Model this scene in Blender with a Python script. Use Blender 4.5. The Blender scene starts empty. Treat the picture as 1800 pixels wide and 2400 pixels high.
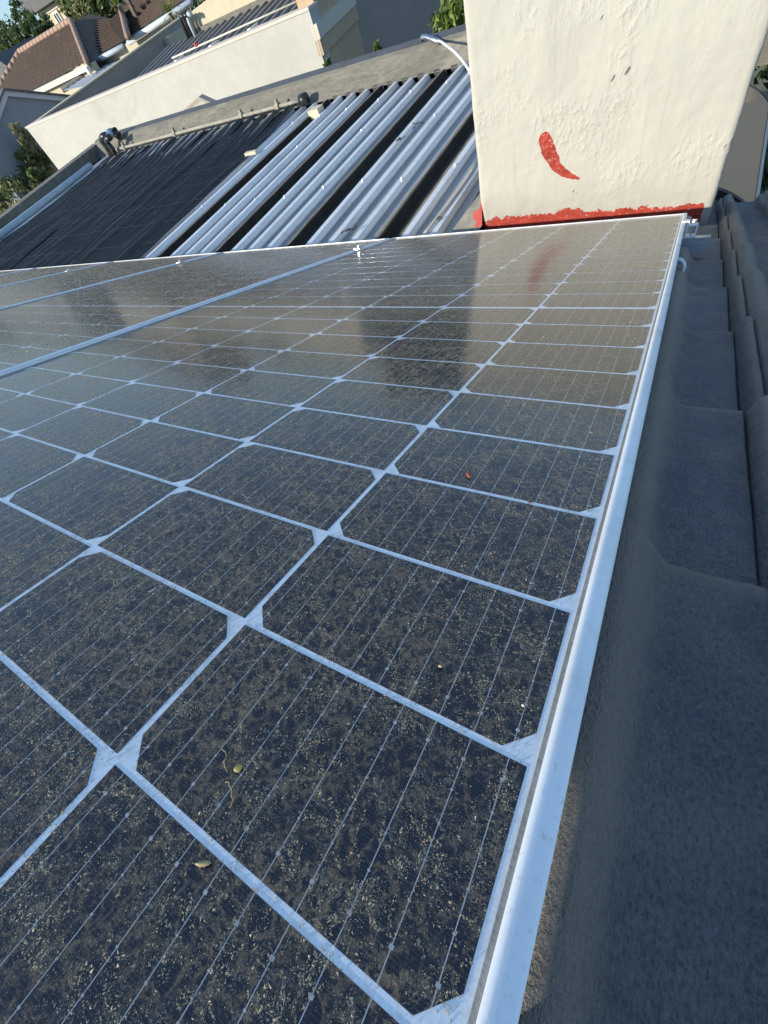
import bpy, bmesh, math, random
import numpy as np
from mathutils import Vector, Matrix, noise
from math import sin, cos, radians, pi

random.seed(7)
sc = bpy.context.scene
col = sc.collection

# ------------------------------------------------------------------ camera
F_PX = 964.0
RW = ((0.85945768, 0.42250112, -0.28779383),
      (0.23085801, -0.82307202, -0.51889982),
      (-0.45611081, 0.37953293, -0.80493334))
CAM = Vector((0.0006, 0.0817, 0.1944))
cam = bpy.data.cameras.new('camera')
cam.sensor_fit = 'VERTICAL'
cam.sensor_height = 36.0
cam.sensor_width = 27.0
cam.lens = F_PX / 2400 * 36
cam.clip_start = 0.01
cam.clip_end = 3000
co = bpy.data.objects.new('camera', cam)
col.objects.link(co)
rx, ry, rz = (Vector(r).normalized() for r in RW)
co.matrix_world = Matrix(((rx.x, -ry.x, -rz.x, CAM.x), (rx.y, -ry.y, -rz.y, CAM.y),
                          (rx.z, -ry.z, -rz.z, CAM.z), (0, 0, 0, 1)))
sc.camera = co

# ------------------------------------------------------------------ sky, sun, exposure
SUN = Vector((-0.541, -0.773, 0.3545)).normalized()      # towards the sun
el = math.asin(SUN.z)
az = math.atan2(SUN.x, SUN.y)
world = bpy.data.worlds.new('World')
sc.world = world
world.use_nodes = True
wn = world.node_tree
bg = wn.nodes['Background']
sky = wn.nodes.new('ShaderNodeTexSky')
sky.sky_type = 'NISHITA'
sky.sun_disc = False
sky.sun_elevation = el
sky.sun_rotation = az
sky.altitude = 50
sky.air_density = 1.0
sky.dust_density = 0.6
sky.ozone_density = 2.0
gam = wn.nodes.new('ShaderNodeGamma')
gam.inputs[1].default_value = 0.5
tint = wn.nodes.new('ShaderNodeMix')
tint.data_type = 'RGBA'
tint.blend_type = 'MULTIPLY'
tint.inputs[0].default_value = 1
tint.inputs[7].default_value = (0.60, 0.81, 1.04, 1)
wn.links.new(sky.outputs[0], gam.inputs[0])
wn.links.new(gam.outputs[0], tint.inputs[6])
wn.links.new(tint.outputs[2], bg.inputs[0])
bg.inputs[1].default_value = 0.15
sl = bpy.data.lights.new('sun', 'SUN')
sl.energy = 2.3
sl.angle = radians(0.5)
sl.color = (1.0, 0.92, 0.77)
so = bpy.data.objects.new('sun', sl)
col.objects.link(so)
so.rotation_euler = SUN.to_track_quat('Z', 'Y').to_euler()
sc.view_settings.view_transform = 'Standard'
sc.view_settings.look = 'None'
sc.view_settings.gamma = 1
sc.view_settings.use_curve_mapping = False
sc.view_settings.exposure = 1.55
sc.render.engine = 'CYCLES'

# ------------------------------------------------------------------ helpers
SL = radians(20.338)
PM = Matrix(((1, 0, 0), (0, cos(SL), sin(SL)), (0, -sin(SL), cos(SL))))   # roof coordinates -> world


def rp(u, v, w=0.0):
    return PM @ Vector((u, v, w))


def ray(px, py):
    d = rx * ((px - 900) / F_PX) + ry * ((py - 1200) / F_PX) + rz
    return d.normalized()


def at_y(px, py, Y):
    d = ray(px, py)
    return CAM + d * ((Y - CAM.y) / d.y)


def at_z(px, py, Z):
    d = ray(px, py)
    return CAM + d * ((Z - CAM.z) / d.z)


def at_x(px, py, X):
    d = ray(px, py)
    return CAM + d * ((X - CAM.x) / d.x)


def on_roof(px, py, w=0.0):
    """roof coordinates of the point of the plane w seen at a photograph pixel"""
    c = PM.transposed() @ CAM
    d = PM.transposed() @ ray(px, py)
    return c + d * ((w - c.z) / d.z)


class MB:
    def __init__(s):
        s.v = []
        s.f = []
        s.m = []

    def add(s, vs, fs, mi=0):
        o = len(s.v)
        s.v += [tuple(p) for p in vs]
        for f in fs:
            s.f.append(tuple(o + i for i in f))
            s.m.append(mi)

    def quad(s, a, b, c, d, mi=0):
        s.add((a, b, c, d), ((0, 1, 2, 3),), mi)

    def box(s, lo, hi, mi=0, mat=None):
        x0, y0, z0 = lo
        x1, y1, z1 = hi
        vs = [Vector(p) for p in ((x0, y0, z0), (x1, y0, z0), (x1, y1, z0), (x0, y1, z0),
                                  (x0, y0, z1), (x1, y0, z1), (x1, y1, z1), (x0, y1, z1))]
        if mat:
            vs = [mat @ p for p in vs]
        s.add(vs, ((0, 3, 2, 1), (4, 5, 6, 7), (0, 1, 5, 4), (1, 2, 6, 5), (2, 3, 7, 6), (3, 0, 4, 7)), mi)

    def prism(s, ring, vec, mi=0):
        """closed ring of points swept along vec"""
        n = len(ring)
        vec = Vector(vec)
        vs = [Vector(p) for p in ring] + [Vector(p) + vec for p in ring]
        fs = [tuple(range(n - 1, -1, -1)), tuple(range(n, 2 * n))]
        fs += [(i, (i + 1) % n, n + (i + 1) % n, n + i) for i in range(n)]
        s.add(vs, fs, mi)

    def wall(s, a, b, z0, z1, th, mi=0, za=None, zb=None):
        """upright slab from a to b (xy), thickness th to the left of a->b"""
        a = Vector((a[0], a[1]))
        b = Vector((b[0], b[1]))
        d = (b - a).normalized()
        n = Vector((-d.y, d.x)) * th
        za = z1 if za is None else za
        zb = z1 if zb is None else zb
        P = [a, b, b + n, a + n]
        tops = [za, zb, zb, za]
        vs = [(p.x, p.y, z0) for p in P] + [(p.x, p.y, t) for p, t in zip(P, tops)]
        s.add(vs, ((0, 3, 2, 1), (4, 5, 6, 7), (0, 1, 5, 4), (1, 2, 6, 5), (2, 3, 7, 6), (3, 0, 4, 7)), mi)

    def tube(s, pts, r, n=8, mi=0, cap=True):
        pts = [Vector(p) for p in pts]
        o = len(s.v)
        rs = r if isinstance(r, (list, tuple)) else [r] * len(pts)
        up = None
        for i, p in enumerate(pts):
            t = (pts[min(i + 1, len(pts) - 1)] - pts[max(i - 1, 0)]).normalized()
            if up is None:
                up = Vector((0, 0, 1)) if abs(t.z) < .9 else Vector((1, 0, 0))
            a = (up - t * up.dot(t)).normalized()
            up = a
            b = t.cross(a)
            for k in range(n):
                s.v.append(tuple(p + (a * cos(2 * pi * k / n) + b * sin(2 * pi * k / n)) * rs[i]))
        for i in range(len(pts) - 1):
            for k in range(n):
                k2 = (k + 1) % n
                s.f.append((o + i * n + k, o + i * n + k2, o + (i + 1) * n + k2, o + (i + 1) * n + k))
                s.m.append(mi)
        if cap:
            s.f.append(tuple(o + k for k in range(n - 1, -1, -1)))
            s.m.append(mi)
            e = o + (len(pts) - 1) * n
            s.f.append(tuple(e + k for k in range(n)))
            s.m.append(mi)

    def mesh(s, name, mats, base=(0, 0, 0), smooth=False):
        bx, by, bz = base
        me = bpy.data.meshes.new(name)
        me.from_pydata([(x - bx, y - by, z - bz) for x, y, z in s.v], [], s.f)
        for m in (mats if isinstance(mats, (list, tuple)) else [mats]):
            me.materials.append(m)
        me.polygons.foreach_set('material_index', s.m)
        if smooth:
            me.polygons.foreach_set('use_smooth', [True] * len(s.f))
        me.update()
        return me


def tag(o, label=None, cat=None, group=None, kind=None):
    for k, v in (('label', label), ('category', cat), ('group', group), ('kind', kind)):
        if v:
            o[k] = v
    return o


def empty(name, loc, label, cat, group=None, rot=(0, 0, 0)):
    o = bpy.data.objects.new(name, None)
    o.empty_display_size = 0.1
    col.objects.link(o)
    o.location = loc
    o.rotation_euler = rot
    return tag(o, label, cat, group)


def gbase(o):
    """world location of an unrotated parent chain"""
    p = Vector((0, 0, 0))
    while o:
        p += o.location
        o = o.parent
    return p


def part(name, mb, mats, parent, smooth=False, kind=None, label=None):
    """mesh given in world coordinates, linked as a child of an unrotated parent"""
    o = bpy.data.objects.new(name, mb.mesh(name, mats, gbase(parent), smooth))
    o.parent = parent
    col.objects.link(o)
    return tag(o, label, None, None, kind)


def lpart(name, me, parent, loc=(0, 0, 0), rot=(0, 0, 0), kind=None, label=None):
    """mesh in the parent's own coordinates"""
    o = bpy.data.objects.new(name, me)
    o.parent = parent
    o.location = loc
    o.rotation_euler = rot
    col.objects.link(o)
    return tag(o, label, None, None, kind)


def solo(name, mb, mats, label, cat, group=None, kind=None, smooth=False, base=None):
    if base is None:
        n = len(mb.v)
        base = (sum(p[0] for p in mb.v) / n, sum(p[1] for p in mb.v) / n, min(p[2] for p in mb.v))
    o = bpy.data.objects.new(name, mb.mesh(name, mats, base, smooth))
    o.location = base
    col.objects.link(o)
    return tag(o, label, cat, group, kind)


def auto_smooth(me, ang=35):
    me.polygons.foreach_set('use_smooth', [True] * len(me.polygons))
    try:
        me.set_sharp_from_angle(angle=radians(ang))
    except Exception:
        pass


# ------------------------------------------------------------------ materials
class NT:
    def __init__(s, name):
        s.mat = bpy.data.materials.new(name)
        s.mat.use_nodes = True
        s.t = s.mat.node_tree
        s.b = s.t.nodes['Principled BSDF']
        s.out = s.t.nodes['Material Output']

    def n(s, typ, **kw):
        nd = s.t.nodes.new('ShaderNode' + typ)
        for k, v in kw.items():
            if k[0] == 'i' and k[1:].isdigit():
                s.set(nd.inputs[int(k[1:])], v)
            elif k.startswith('s_'):
                s.set(nd.inputs[k[2:].replace('_', ' ')], v)
            else:
                setattr(nd, k, v)
        return nd

    def set(s, sock, v):
        if hasattr(v, 'is_linked') or hasattr(v, 'links'):
            s.t.links.new(v, sock)
        elif hasattr(v, 'outputs'):
            s.t.links.new(v.outputs[0], sock)
        else:
            if isinstance(v, (tuple, list)) and len(v) == 3 and sock.type == 'RGBA':
                v = (*v, 1)
            sock.default_value = v

    def math(s, op, a, b=0.0, clamp=False):
        nd = s.t.nodes.new('ShaderNodeMath')
        nd.operation = op
        nd.use_clamp = clamp
        s.set(nd.inputs[0], a)
        s.set(nd.inputs[1], b)
        return nd.outputs[0]

    def ramp(s, v, lo, hi, a=0.0, b=1.0, smooth=True):
        nd = s.t.nodes.new('ShaderNodeMapRange')
        nd.interpolation_type = 'SMOOTHSTEP' if smooth else 'LINEAR'
        s.set(nd.inputs[0], v)
        nd.inputs[1].default_value = lo
        nd.inputs[2].default_value = hi
        nd.inputs[3].default_value = a
        nd.inputs[4].default_value = b
        return nd.outputs[0]

    def mix(s, f, a, b):
        nd = s.t.nodes.new('ShaderNodeMix')
        nd.data_type = 'RGBA'
        s.set(nd.inputs[0], f)
        s.set(nd.inputs[6], a)
        s.set(nd.inputs[7], b)
        return nd.outputs[2]

    def noise(s, vec, scale, detail=3, rough=.55, dist=0.0, out=0):
        nd = s.t.nodes.new('ShaderNodeTexNoise')
        if vec is not None:
            s.t.links.new(vec, nd.inputs['Vector'])
        nd.inputs['Scale'].default_value = scale
        nd.inputs['Detail'].default_value = detail
        nd.inputs['Roughness'].default_value = rough
        nd.inputs['Distortion'].default_value = dist
        return nd.outputs[out]

    def pos(s):
        return s.t.nodes.new('ShaderNodeNewGeometry').outputs['Position']

    def obj(s):
        return s.t.nodes.new('ShaderNodeTexCoord').outputs['Object']

    def scaled(s, vec, sc_, rot=(0, 0, 0)):
        nd = s.t.nodes.new('ShaderNodeMapping')
        s.t.links.new(vec, nd.inputs[0])
        nd.inputs['Scale'].default_value = sc_
        nd.inputs['Rotation'].default_value = rot
        return nd.outputs[0]

    def bump(s, h, strength=.4, dist=.002, normal=None):
        nd = s.t.nodes.new('ShaderNodeBump')
        nd.inputs['Strength'].default_value = strength
        nd.inputs['Distance'].default_value = dist
        s.set(nd.inputs['Height'], h)
        if normal is not None:
            s.t.links.new(normal, nd.inputs['Normal'])
        return nd.outputs[0]


def simple(name, c1, c2=None, scale=6, rough=.8, metal=0.0, bump=.3, bscale=60, bdist=.003, spec=.5, stain=None, squash=(1, 1, 1)):
    """two tones broken up by two scales of noise, fine relief"""
    m = NT(name)
    p = m.scaled(m.pos(), squash)
    c2 = c2 or tuple(x * .75 for x in c1)
    a = m.noise(p, scale, 5, .62, .3)
    b = m.noise(p, scale * 7, 3, .6)
    f = m.ramp(m.math('ADD', m.math('MULTIPLY', a, .7), m.math('MULTIPLY', b, .3)), .35, .65)
    c = m.mix(f, c1, c2)
    if stain:
        c = m.mix(m.ramp(m.noise(p, scale * .4, 6, .7, .8), .56, .72), c, stain)
    m.set(m.b.inputs['Base Color'], c)
    m.set(m.b.inputs['Roughness'], m.ramp(b, .3, .7, rough * .85, min(1, rough * 1.1)))
    m.b.inputs['Metallic'].default_value = metal
    m.b.inputs['Specular IOR Level'].default_value = spec
    if bump:
        h = m.noise(p, bscale, 5, .65)
        m.set(m.b.inputs['Normal'], m.bump(h, bump, bdist))
    return m.mat


def dust_layer(m, p):
    """mask and relief of dried dust: rain spotted patches, curly filaments, grit"""
    big = m.noise(p, 5.5, 3, .6)
    warp = m.t.nodes.new('ShaderNodeVectorMath')
    warp.operation = 'ADD'
    wn_ = m.t.nodes.new('ShaderNodeVectorMath')
    wn_.operation = 'SCALE'
    m.set(wn_.inputs[0], m.noise(p, 140, 3, .6, 0, 1))
    wn_.inputs['Scale'].default_value = .010
    m.set(warp.inputs[0], p)
    m.set(warp.inputs[1], wn_.outputs[0])
    q = warp.outputs[0]
    vo = m.n('TexVoronoi', feature='DISTANCE_TO_EDGE')
    m.set(vo.inputs['Vector'], q)
    vo.inputs['Scale'].default_value = 125
    web = m.ramp(vo.outputs['Distance'], 0.0, .30, 1.0, 0.0)
    n1 = m.noise(q, 210, 5, .72, .8)
    n2 = m.noise(q, 900, 3, .7, .3)
    fil = m.math('ABSOLUTE', m.math('SUBTRACT', m.noise(q, 230, 3, .55, 1.4), .5))
    fil = m.ramp(fil, 0.0, .024, 1.0, 0.0)
    fil = m.math('MULTIPLY', fil, m.ramp(m.noise(p, 70, 3, .6), .42, .60))
    grit = m.ramp(m.noise(p, 1500, 1, .5), .70, .76)
    fil = m.math('MAXIMUM', fil, grit)
    s_ = m.math('ADD', m.math('MULTIPLY', web, .36), m.math('MULTIPLY', n1, 1.0))
    s_ = m.math('ADD', s_, m.math('MULTIPLY', big, .30))
    s_ = m.math('ADD', s_, m.math('MULTIPLY', n2, .40))
    s_ = m.math('ADD', s_, m.math('MULTIPLY', m.noise(q, 34, 3, .6, .6), .55))
    mask = m.ramp(s_, 1.28, 1.68)
    return mask, fil, n1, n2, s_


def laminate(name, kind):
    """solar glass seen from above: cell, or white backsheet, below dusty glass"""
    m = NT(name)
    p = m.pos()
    mask, fil, n1, n2, s_ = dust_layer(m, p)
    if kind == 'cell':
        o = m.obj()
        sep = m.n('SeparateXYZ')
        m.set(sep.inputs[0], o)
        x, y = sep.outputs[0], sep.outputs[1]
        PB = 0.0182
        fx = m.math('SUBTRACT', m.math('FRACT', m.math('ADD', m.math('DIVIDE', x, PB), 10.5)), .5)
        # half a pitch shift: ten ribbons on a cell
        fx = m.math('SUBTRACT', m.math('FRACT', m.math('ADD', m.math('DIVIDE', x, PB), 10.0)), .5)
        ax = m.math('MULTIPLY', m.math('ABSOLUTE', fx), PB)
        wire = m.math('LESS_THAN', ax, .00021)
        fy = m.math('MULTIPLY', m.math('ABSOLUTE', m.math('SUBTRACT', m.math('FRACT', m.math('ADD', m.math('DIVIDE', y, .0137), 10.0)), .5)), .0137)
        pad = m.math('MULTIPLY', m.math('LESS_THAN', ax, .0006), m.math('LESS_THAN', fy, .00035))
        ay = m.math('SUBTRACT', m.math('ABSOLUTE', y), .0345)
        big = m.math('MULTIPLY', m.math('LESS_THAN', ax, .0009), m.math('LESS_THAN', m.math('ABSOLUTE', ay), .0007))
        ln = m.math('MAXIMUM', m.math('MAXIMUM', wire, pad), big)
        fg = m.math('MULTIPLY', m.math('ABSOLUTE', m.math('SUBTRACT', m.math('FRACT', m.math('ADD', m.math('DIVIDE', y, .0014), 100.0)), .5)), 2.0)
        fg = m.math('MULTIPLY', m.math('LESS_THAN', fg, .16), .05)
        base = m.mix(m.math('MAXIMUM', m.math('MULTIPLY', ln, .8), fg), (.0030, .0045, .012), (.62, .62, .62))
    else:
        spk = m.noise(p, 900, 2, .5)
        base = m.mix(m.ramp(spk, .4, .7), (.82, .85, .89), (.92, .94, .96))
        mask = m.math('MULTIPLY', mask, .4)
        fil = m.math('MULTIPLY', fil, .15)
    glass = m.b
    m.set(glass.inputs['Base Color'], base)
    glass.inputs['Roughness'].default_value = .15
    glass.inputs['IOR'].default_value = 1.62
    dust = m.n('BsdfPrincipled')
    dc = m.mix(m.ramp(n2, .35, .7), (.36, .255, .15), (.66, .49, .30))
    dc = m.mix(fil, dc, (.78, .66, .48))
    m.set(dust.inputs['Base Color'], dc)
    dust.inputs['Roughness'].default_value = .75
    dust.inputs['Specular IOR Level'].default_value = .25
    h = m.math('ADD', m.math('MULTIPLY', n1, .5), m.math('MULTIPLY', n2, .5))
    m.set(dust.inputs['Normal'], m.bump(h, 1.0, .003))
    dust.inputs['Specular IOR Level'].default_value = .1
    geo = m.n('NewGeometry')
    # thin film of loose dust, optically thicker the more obliquely one looks through it
    dt = m.n('VectorMath', operation='DOT_PRODUCT')
    m.set(dt.inputs[0], geo.outputs['Incoming'])
    m.set(dt.inputs[1], geo.outputs['Normal'])
    cs = m.math('MAXIMUM', m.math('ABSOLUTE', dt.outputs['Value']), .04)
    film = m.math('SUBTRACT', 1.0, m.math('POWER', 2.718, m.math('DIVIDE', m.math('MULTIPLY', m.ramp(s_, .6, 1.4, .5, 1.6, False), -.012), cs)))
    f = m.math('MAXIMUM', m.math('MULTIPLY', mask, .42), m.math('MULTIPLY', fil, .5))
    f = m.math('SUBTRACT', 1.0, m.math('MULTIPLY', m.math('SUBTRACT', 1.0, f), m.math('SUBTRACT', 1.0, film)))
    mx = m.n('MixShader')
    m.set(mx.inputs[0], f)
    m.set(mx.inputs[1], glass.outputs[0])
    m.set(mx.inputs[2], dust.outputs[0])
    m.set(m.out.inputs[0], mx.outputs[0])
    return m.mat


M = {}
M['cell'] = laminate('cell_under_dusty_glass', 'cell')
M['backsheet'] = laminate('backsheet_under_dusty_glass', 'sheet')


def m_alu(name, c=(.78, .79, .80), rough=.34, streak=(1, 1, 1), metal=1.0):
    m = NT(name)
    p = m.pos()
    a = m.noise(m.scaled(p, streak), 40, 4, .6)
    d = m.ramp(m.noise(p, 16, 6, .7, .4), .42, .75)
    d = m.math('MAXIMUM', m.math('MULTIPLY', d, .4), m.math('MULTIPLY', m.ramp(m.noise(p, 260, 4, .7), .55, .7), .45))
    m.set(m.b.inputs['Base Color'], m.mix(d, c, (.52, .46, .37)))
    if metal < 1:
        m.set(m.b.inputs['Metallic'], m.math('MULTIPLY', m.math('SUBTRACT', 1.0, d), metal))
    m.set(m.b.inputs['Roughness'], m.ramp(a, .3, .7, rough * .85, rough * 1.2))
    m.b.inputs['Metallic'].default_value = metal
    m.set(m.b.inputs['Normal'], m.bump(m.noise(p, 1500, 2, .5), .08, .0005))
    return m.mat


M['frame'] = m_alu('anodised_frame', (.86, .87, .88), .38, metal=.25)
M['rail'] = m_alu('rail_aluminium', (.42, .45, .50), .4)
M['steel'] = m_alu('bright_bolt', (.85, .85, .85), .25)


def m_tile():
    m = NT('dark_concrete_tile')
    p = m.pos()
    o = m.obj()
    q = m.scaled(p, (1, .35, 1))
    a = m.noise(p, 11, 6, .65, .5)
    b = m.noise(p, 230, 4, .7)
    c_ = m.noise(q, 90, 4, .65)
    f = m.ramp(a, .35, .7)
    c = m.mix(f, (.19, .193, .20), (.26, .252, .24))
    sep = m.n('SeparateXYZ')
    m.set(sep.inputs[0], o)
    c = m.mix(m.math('MULTIPLY', m.ramp(m.noise(p, 9, 6, .75, 1), .48, .68), .6), c, (.30, .265, .22))
    c = m.mix(m.math('MULTIPLY', m.ramp(m.noise(p, 33, 5, .75, .5), .62, .70), .6), c, (.34, .33, .29))
    gr_ = m.noise(m.scaled(p, (1, .5, 1)), 480, 3, .7)
    c = m.mix(m.math('MULTIPLY', m.ramp(gr_, .36, .50, 1, 0), .5), c, (.075, .08, .09))
    c = m.mix(m.math('MULTIPLY', m.ramp(gr_, .54, .68), .55), c, (.33, .325, .32))
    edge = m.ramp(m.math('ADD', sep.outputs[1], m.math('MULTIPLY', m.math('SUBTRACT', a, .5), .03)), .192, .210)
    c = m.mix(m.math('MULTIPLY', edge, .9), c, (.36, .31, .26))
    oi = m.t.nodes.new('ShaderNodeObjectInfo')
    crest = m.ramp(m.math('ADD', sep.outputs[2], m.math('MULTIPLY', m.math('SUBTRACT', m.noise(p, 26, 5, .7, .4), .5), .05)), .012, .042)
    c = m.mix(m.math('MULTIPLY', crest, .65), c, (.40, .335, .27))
    hsv = m.n('HueSaturation')
    m.set(hsv.inputs['Color'], c)
    m.set(hsv.inputs['Value'], m.ramp(oi.outputs['Random'], 0, 1, .85, 1.15, False))
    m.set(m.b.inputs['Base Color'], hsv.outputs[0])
    m.b.inputs['Roughness'].default_value = .9
    m.b.inputs['Specular IOR Level'].default_value = .15
    h = m.math('ADD', m.math('MULTIPLY', b, .6), m.math('ADD', m.math('MULTIPLY', c_, .5), m.math('MULTIPLY', gr_, .5)))
    m.set(m.b.inputs['Normal'], m.bump(h, 1.0, .007))
    return m.mat


M['tile'] = m_tile()


def m_galv():
    m = NT('weathered_galvanised_sheet')
    p = m.pos()
    v = m.n('TexVoronoi')
    m.set(v.inputs['Vector'], p)
    v.inputs['Scale'].default_value = 130
    sp = m.n('SeparateXYZ')
    m.set(sp.inputs[0], v.outputs['Color'])
    a = m.noise(m.scaled(p, (1, .12, 1)), 22, 5, .65)
    d = m.noise(p, 5, 6, .7, .6)
    c = m.mix(sp.outputs[0], (.62, .64, .67), (.72, .74, .76))
    c = m.mix(m.math('MULTIPLY', m.ramp(a, .5, .75), .45), c, (.36, .36, .36))
    c = m.mix(m.math('MULTIPLY', m.ramp(d, .55, .72), .35), c, (.36, .30, .23))
    c = m.mix(m.math('MULTIPLY', m.ramp(m.noise(p, 40, 5, .75, .5), .66, .74), .7), c, (.20, .13, .08))
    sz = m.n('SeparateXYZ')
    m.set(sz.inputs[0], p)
    pan_shade = m.ramp(m.math('ADD', sz.outputs[2], m.math('MULTIPLY', m.math('SUBTRACT', d, .5), .012)), -.860, -.850, 1, 0)
    c = m.mix(m.math('MULTIPLY', pan_shade, .75), c, (.20, .195, .185))  # shade of the pans put into the colour, dark near pan level
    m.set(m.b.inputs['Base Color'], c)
    m.b.inputs['Metallic'].default_value = .25
    m.set(m.b.inputs['Roughness'], m.ramp(sp.outputs[1], 0, 1, .33, .48))
    m.set(m.b.inputs['Normal'], m.bump(m.noise(p, 300, 3, .6), .1, .001))
    return m.mat


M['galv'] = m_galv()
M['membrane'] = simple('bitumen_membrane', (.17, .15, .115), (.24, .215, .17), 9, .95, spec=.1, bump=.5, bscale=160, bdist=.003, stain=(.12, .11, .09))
M['bitumen'] = simple('lap_strip_dark', (.018, .018, .017), (.030, .029, .027), 12, .9, bump=.5, bscale=160, bdist=.003, spec=.15)
M['parapet'] = simple('grey_torch_on_membrane', (.19, .176, .143), (.115, .11, .092), 7, .9, bump=.6, bscale=90, bdist=.006,
                      stain=(.27, .25, .20), squash=(.35, 1.6, 1.6))
M['rubber'] = simple('black_rubber', (.018, .019, .021), (.032, .033, .036), 14, .55, bump=.3, bscale=120, bdist=.001)
M['mat'] = simple('black_heating_tubes', (.010, .011, .012), (.020, .020, .021), 5, .6, bump=.2, bscale=200, bdist=.001, stain=(.036, .035, .033), spec=.25)
M['black_pvc'] = simple('black_pvc', (.015, .015, .016), (.03, .03, .03), 20, .35, bump=0)
M['grey_pvc'] = simple('blue_grey_pvc', (.42, .50, .54), (.36, .42, .45), 12, .4, bump=.1)
M['pvc_tan'] = simple('dusty_pipe', (.34, .31, .25), (.22, .20, .165), 18, .7, bump=.2)
M['white_pvc'] = simple('white_pvc', (.80, .80, .77), (.70, .69, .64), 15, .4, bump=.05)
M['clay'] = simple('pale_clay_block', (.62, .56, .42), (.50, .44, .33), 25, .9, bump=.5, bscale=90)
M['red_plastic'] = simple('red_plastic', (.60, .05, .05), (.5, .04, .04), 12, .45, bump=0)
M['brown_awning'] = simple('brown_speckled_sheet', (.70, .40, .21), (.54, .31, .165), 160, .8, bump=.5, bscale=400, bdist=.002)
M['cream_trim'] = simple('cream_trim', (.62, .57, .48), (.55, .50, .42), 20, .6, bump=.1)
M['dark_trim'] = simple('dark_trim', (.03, .03, .035), (.05, .05, .05), 20, .6, bump=.1)


CHIPS = [(at_y(px_, py_, 2.25).x, at_y(px_, py_, 2.25).z, r_) for px_, py_, r_ in
         ((1437, 184, .007), (1471, 166, .010), (1344, 448, .006), (1411, 40, .005), (1700, 342, .005), (1352, 452, .003), (1439, 178, .004))]


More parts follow.
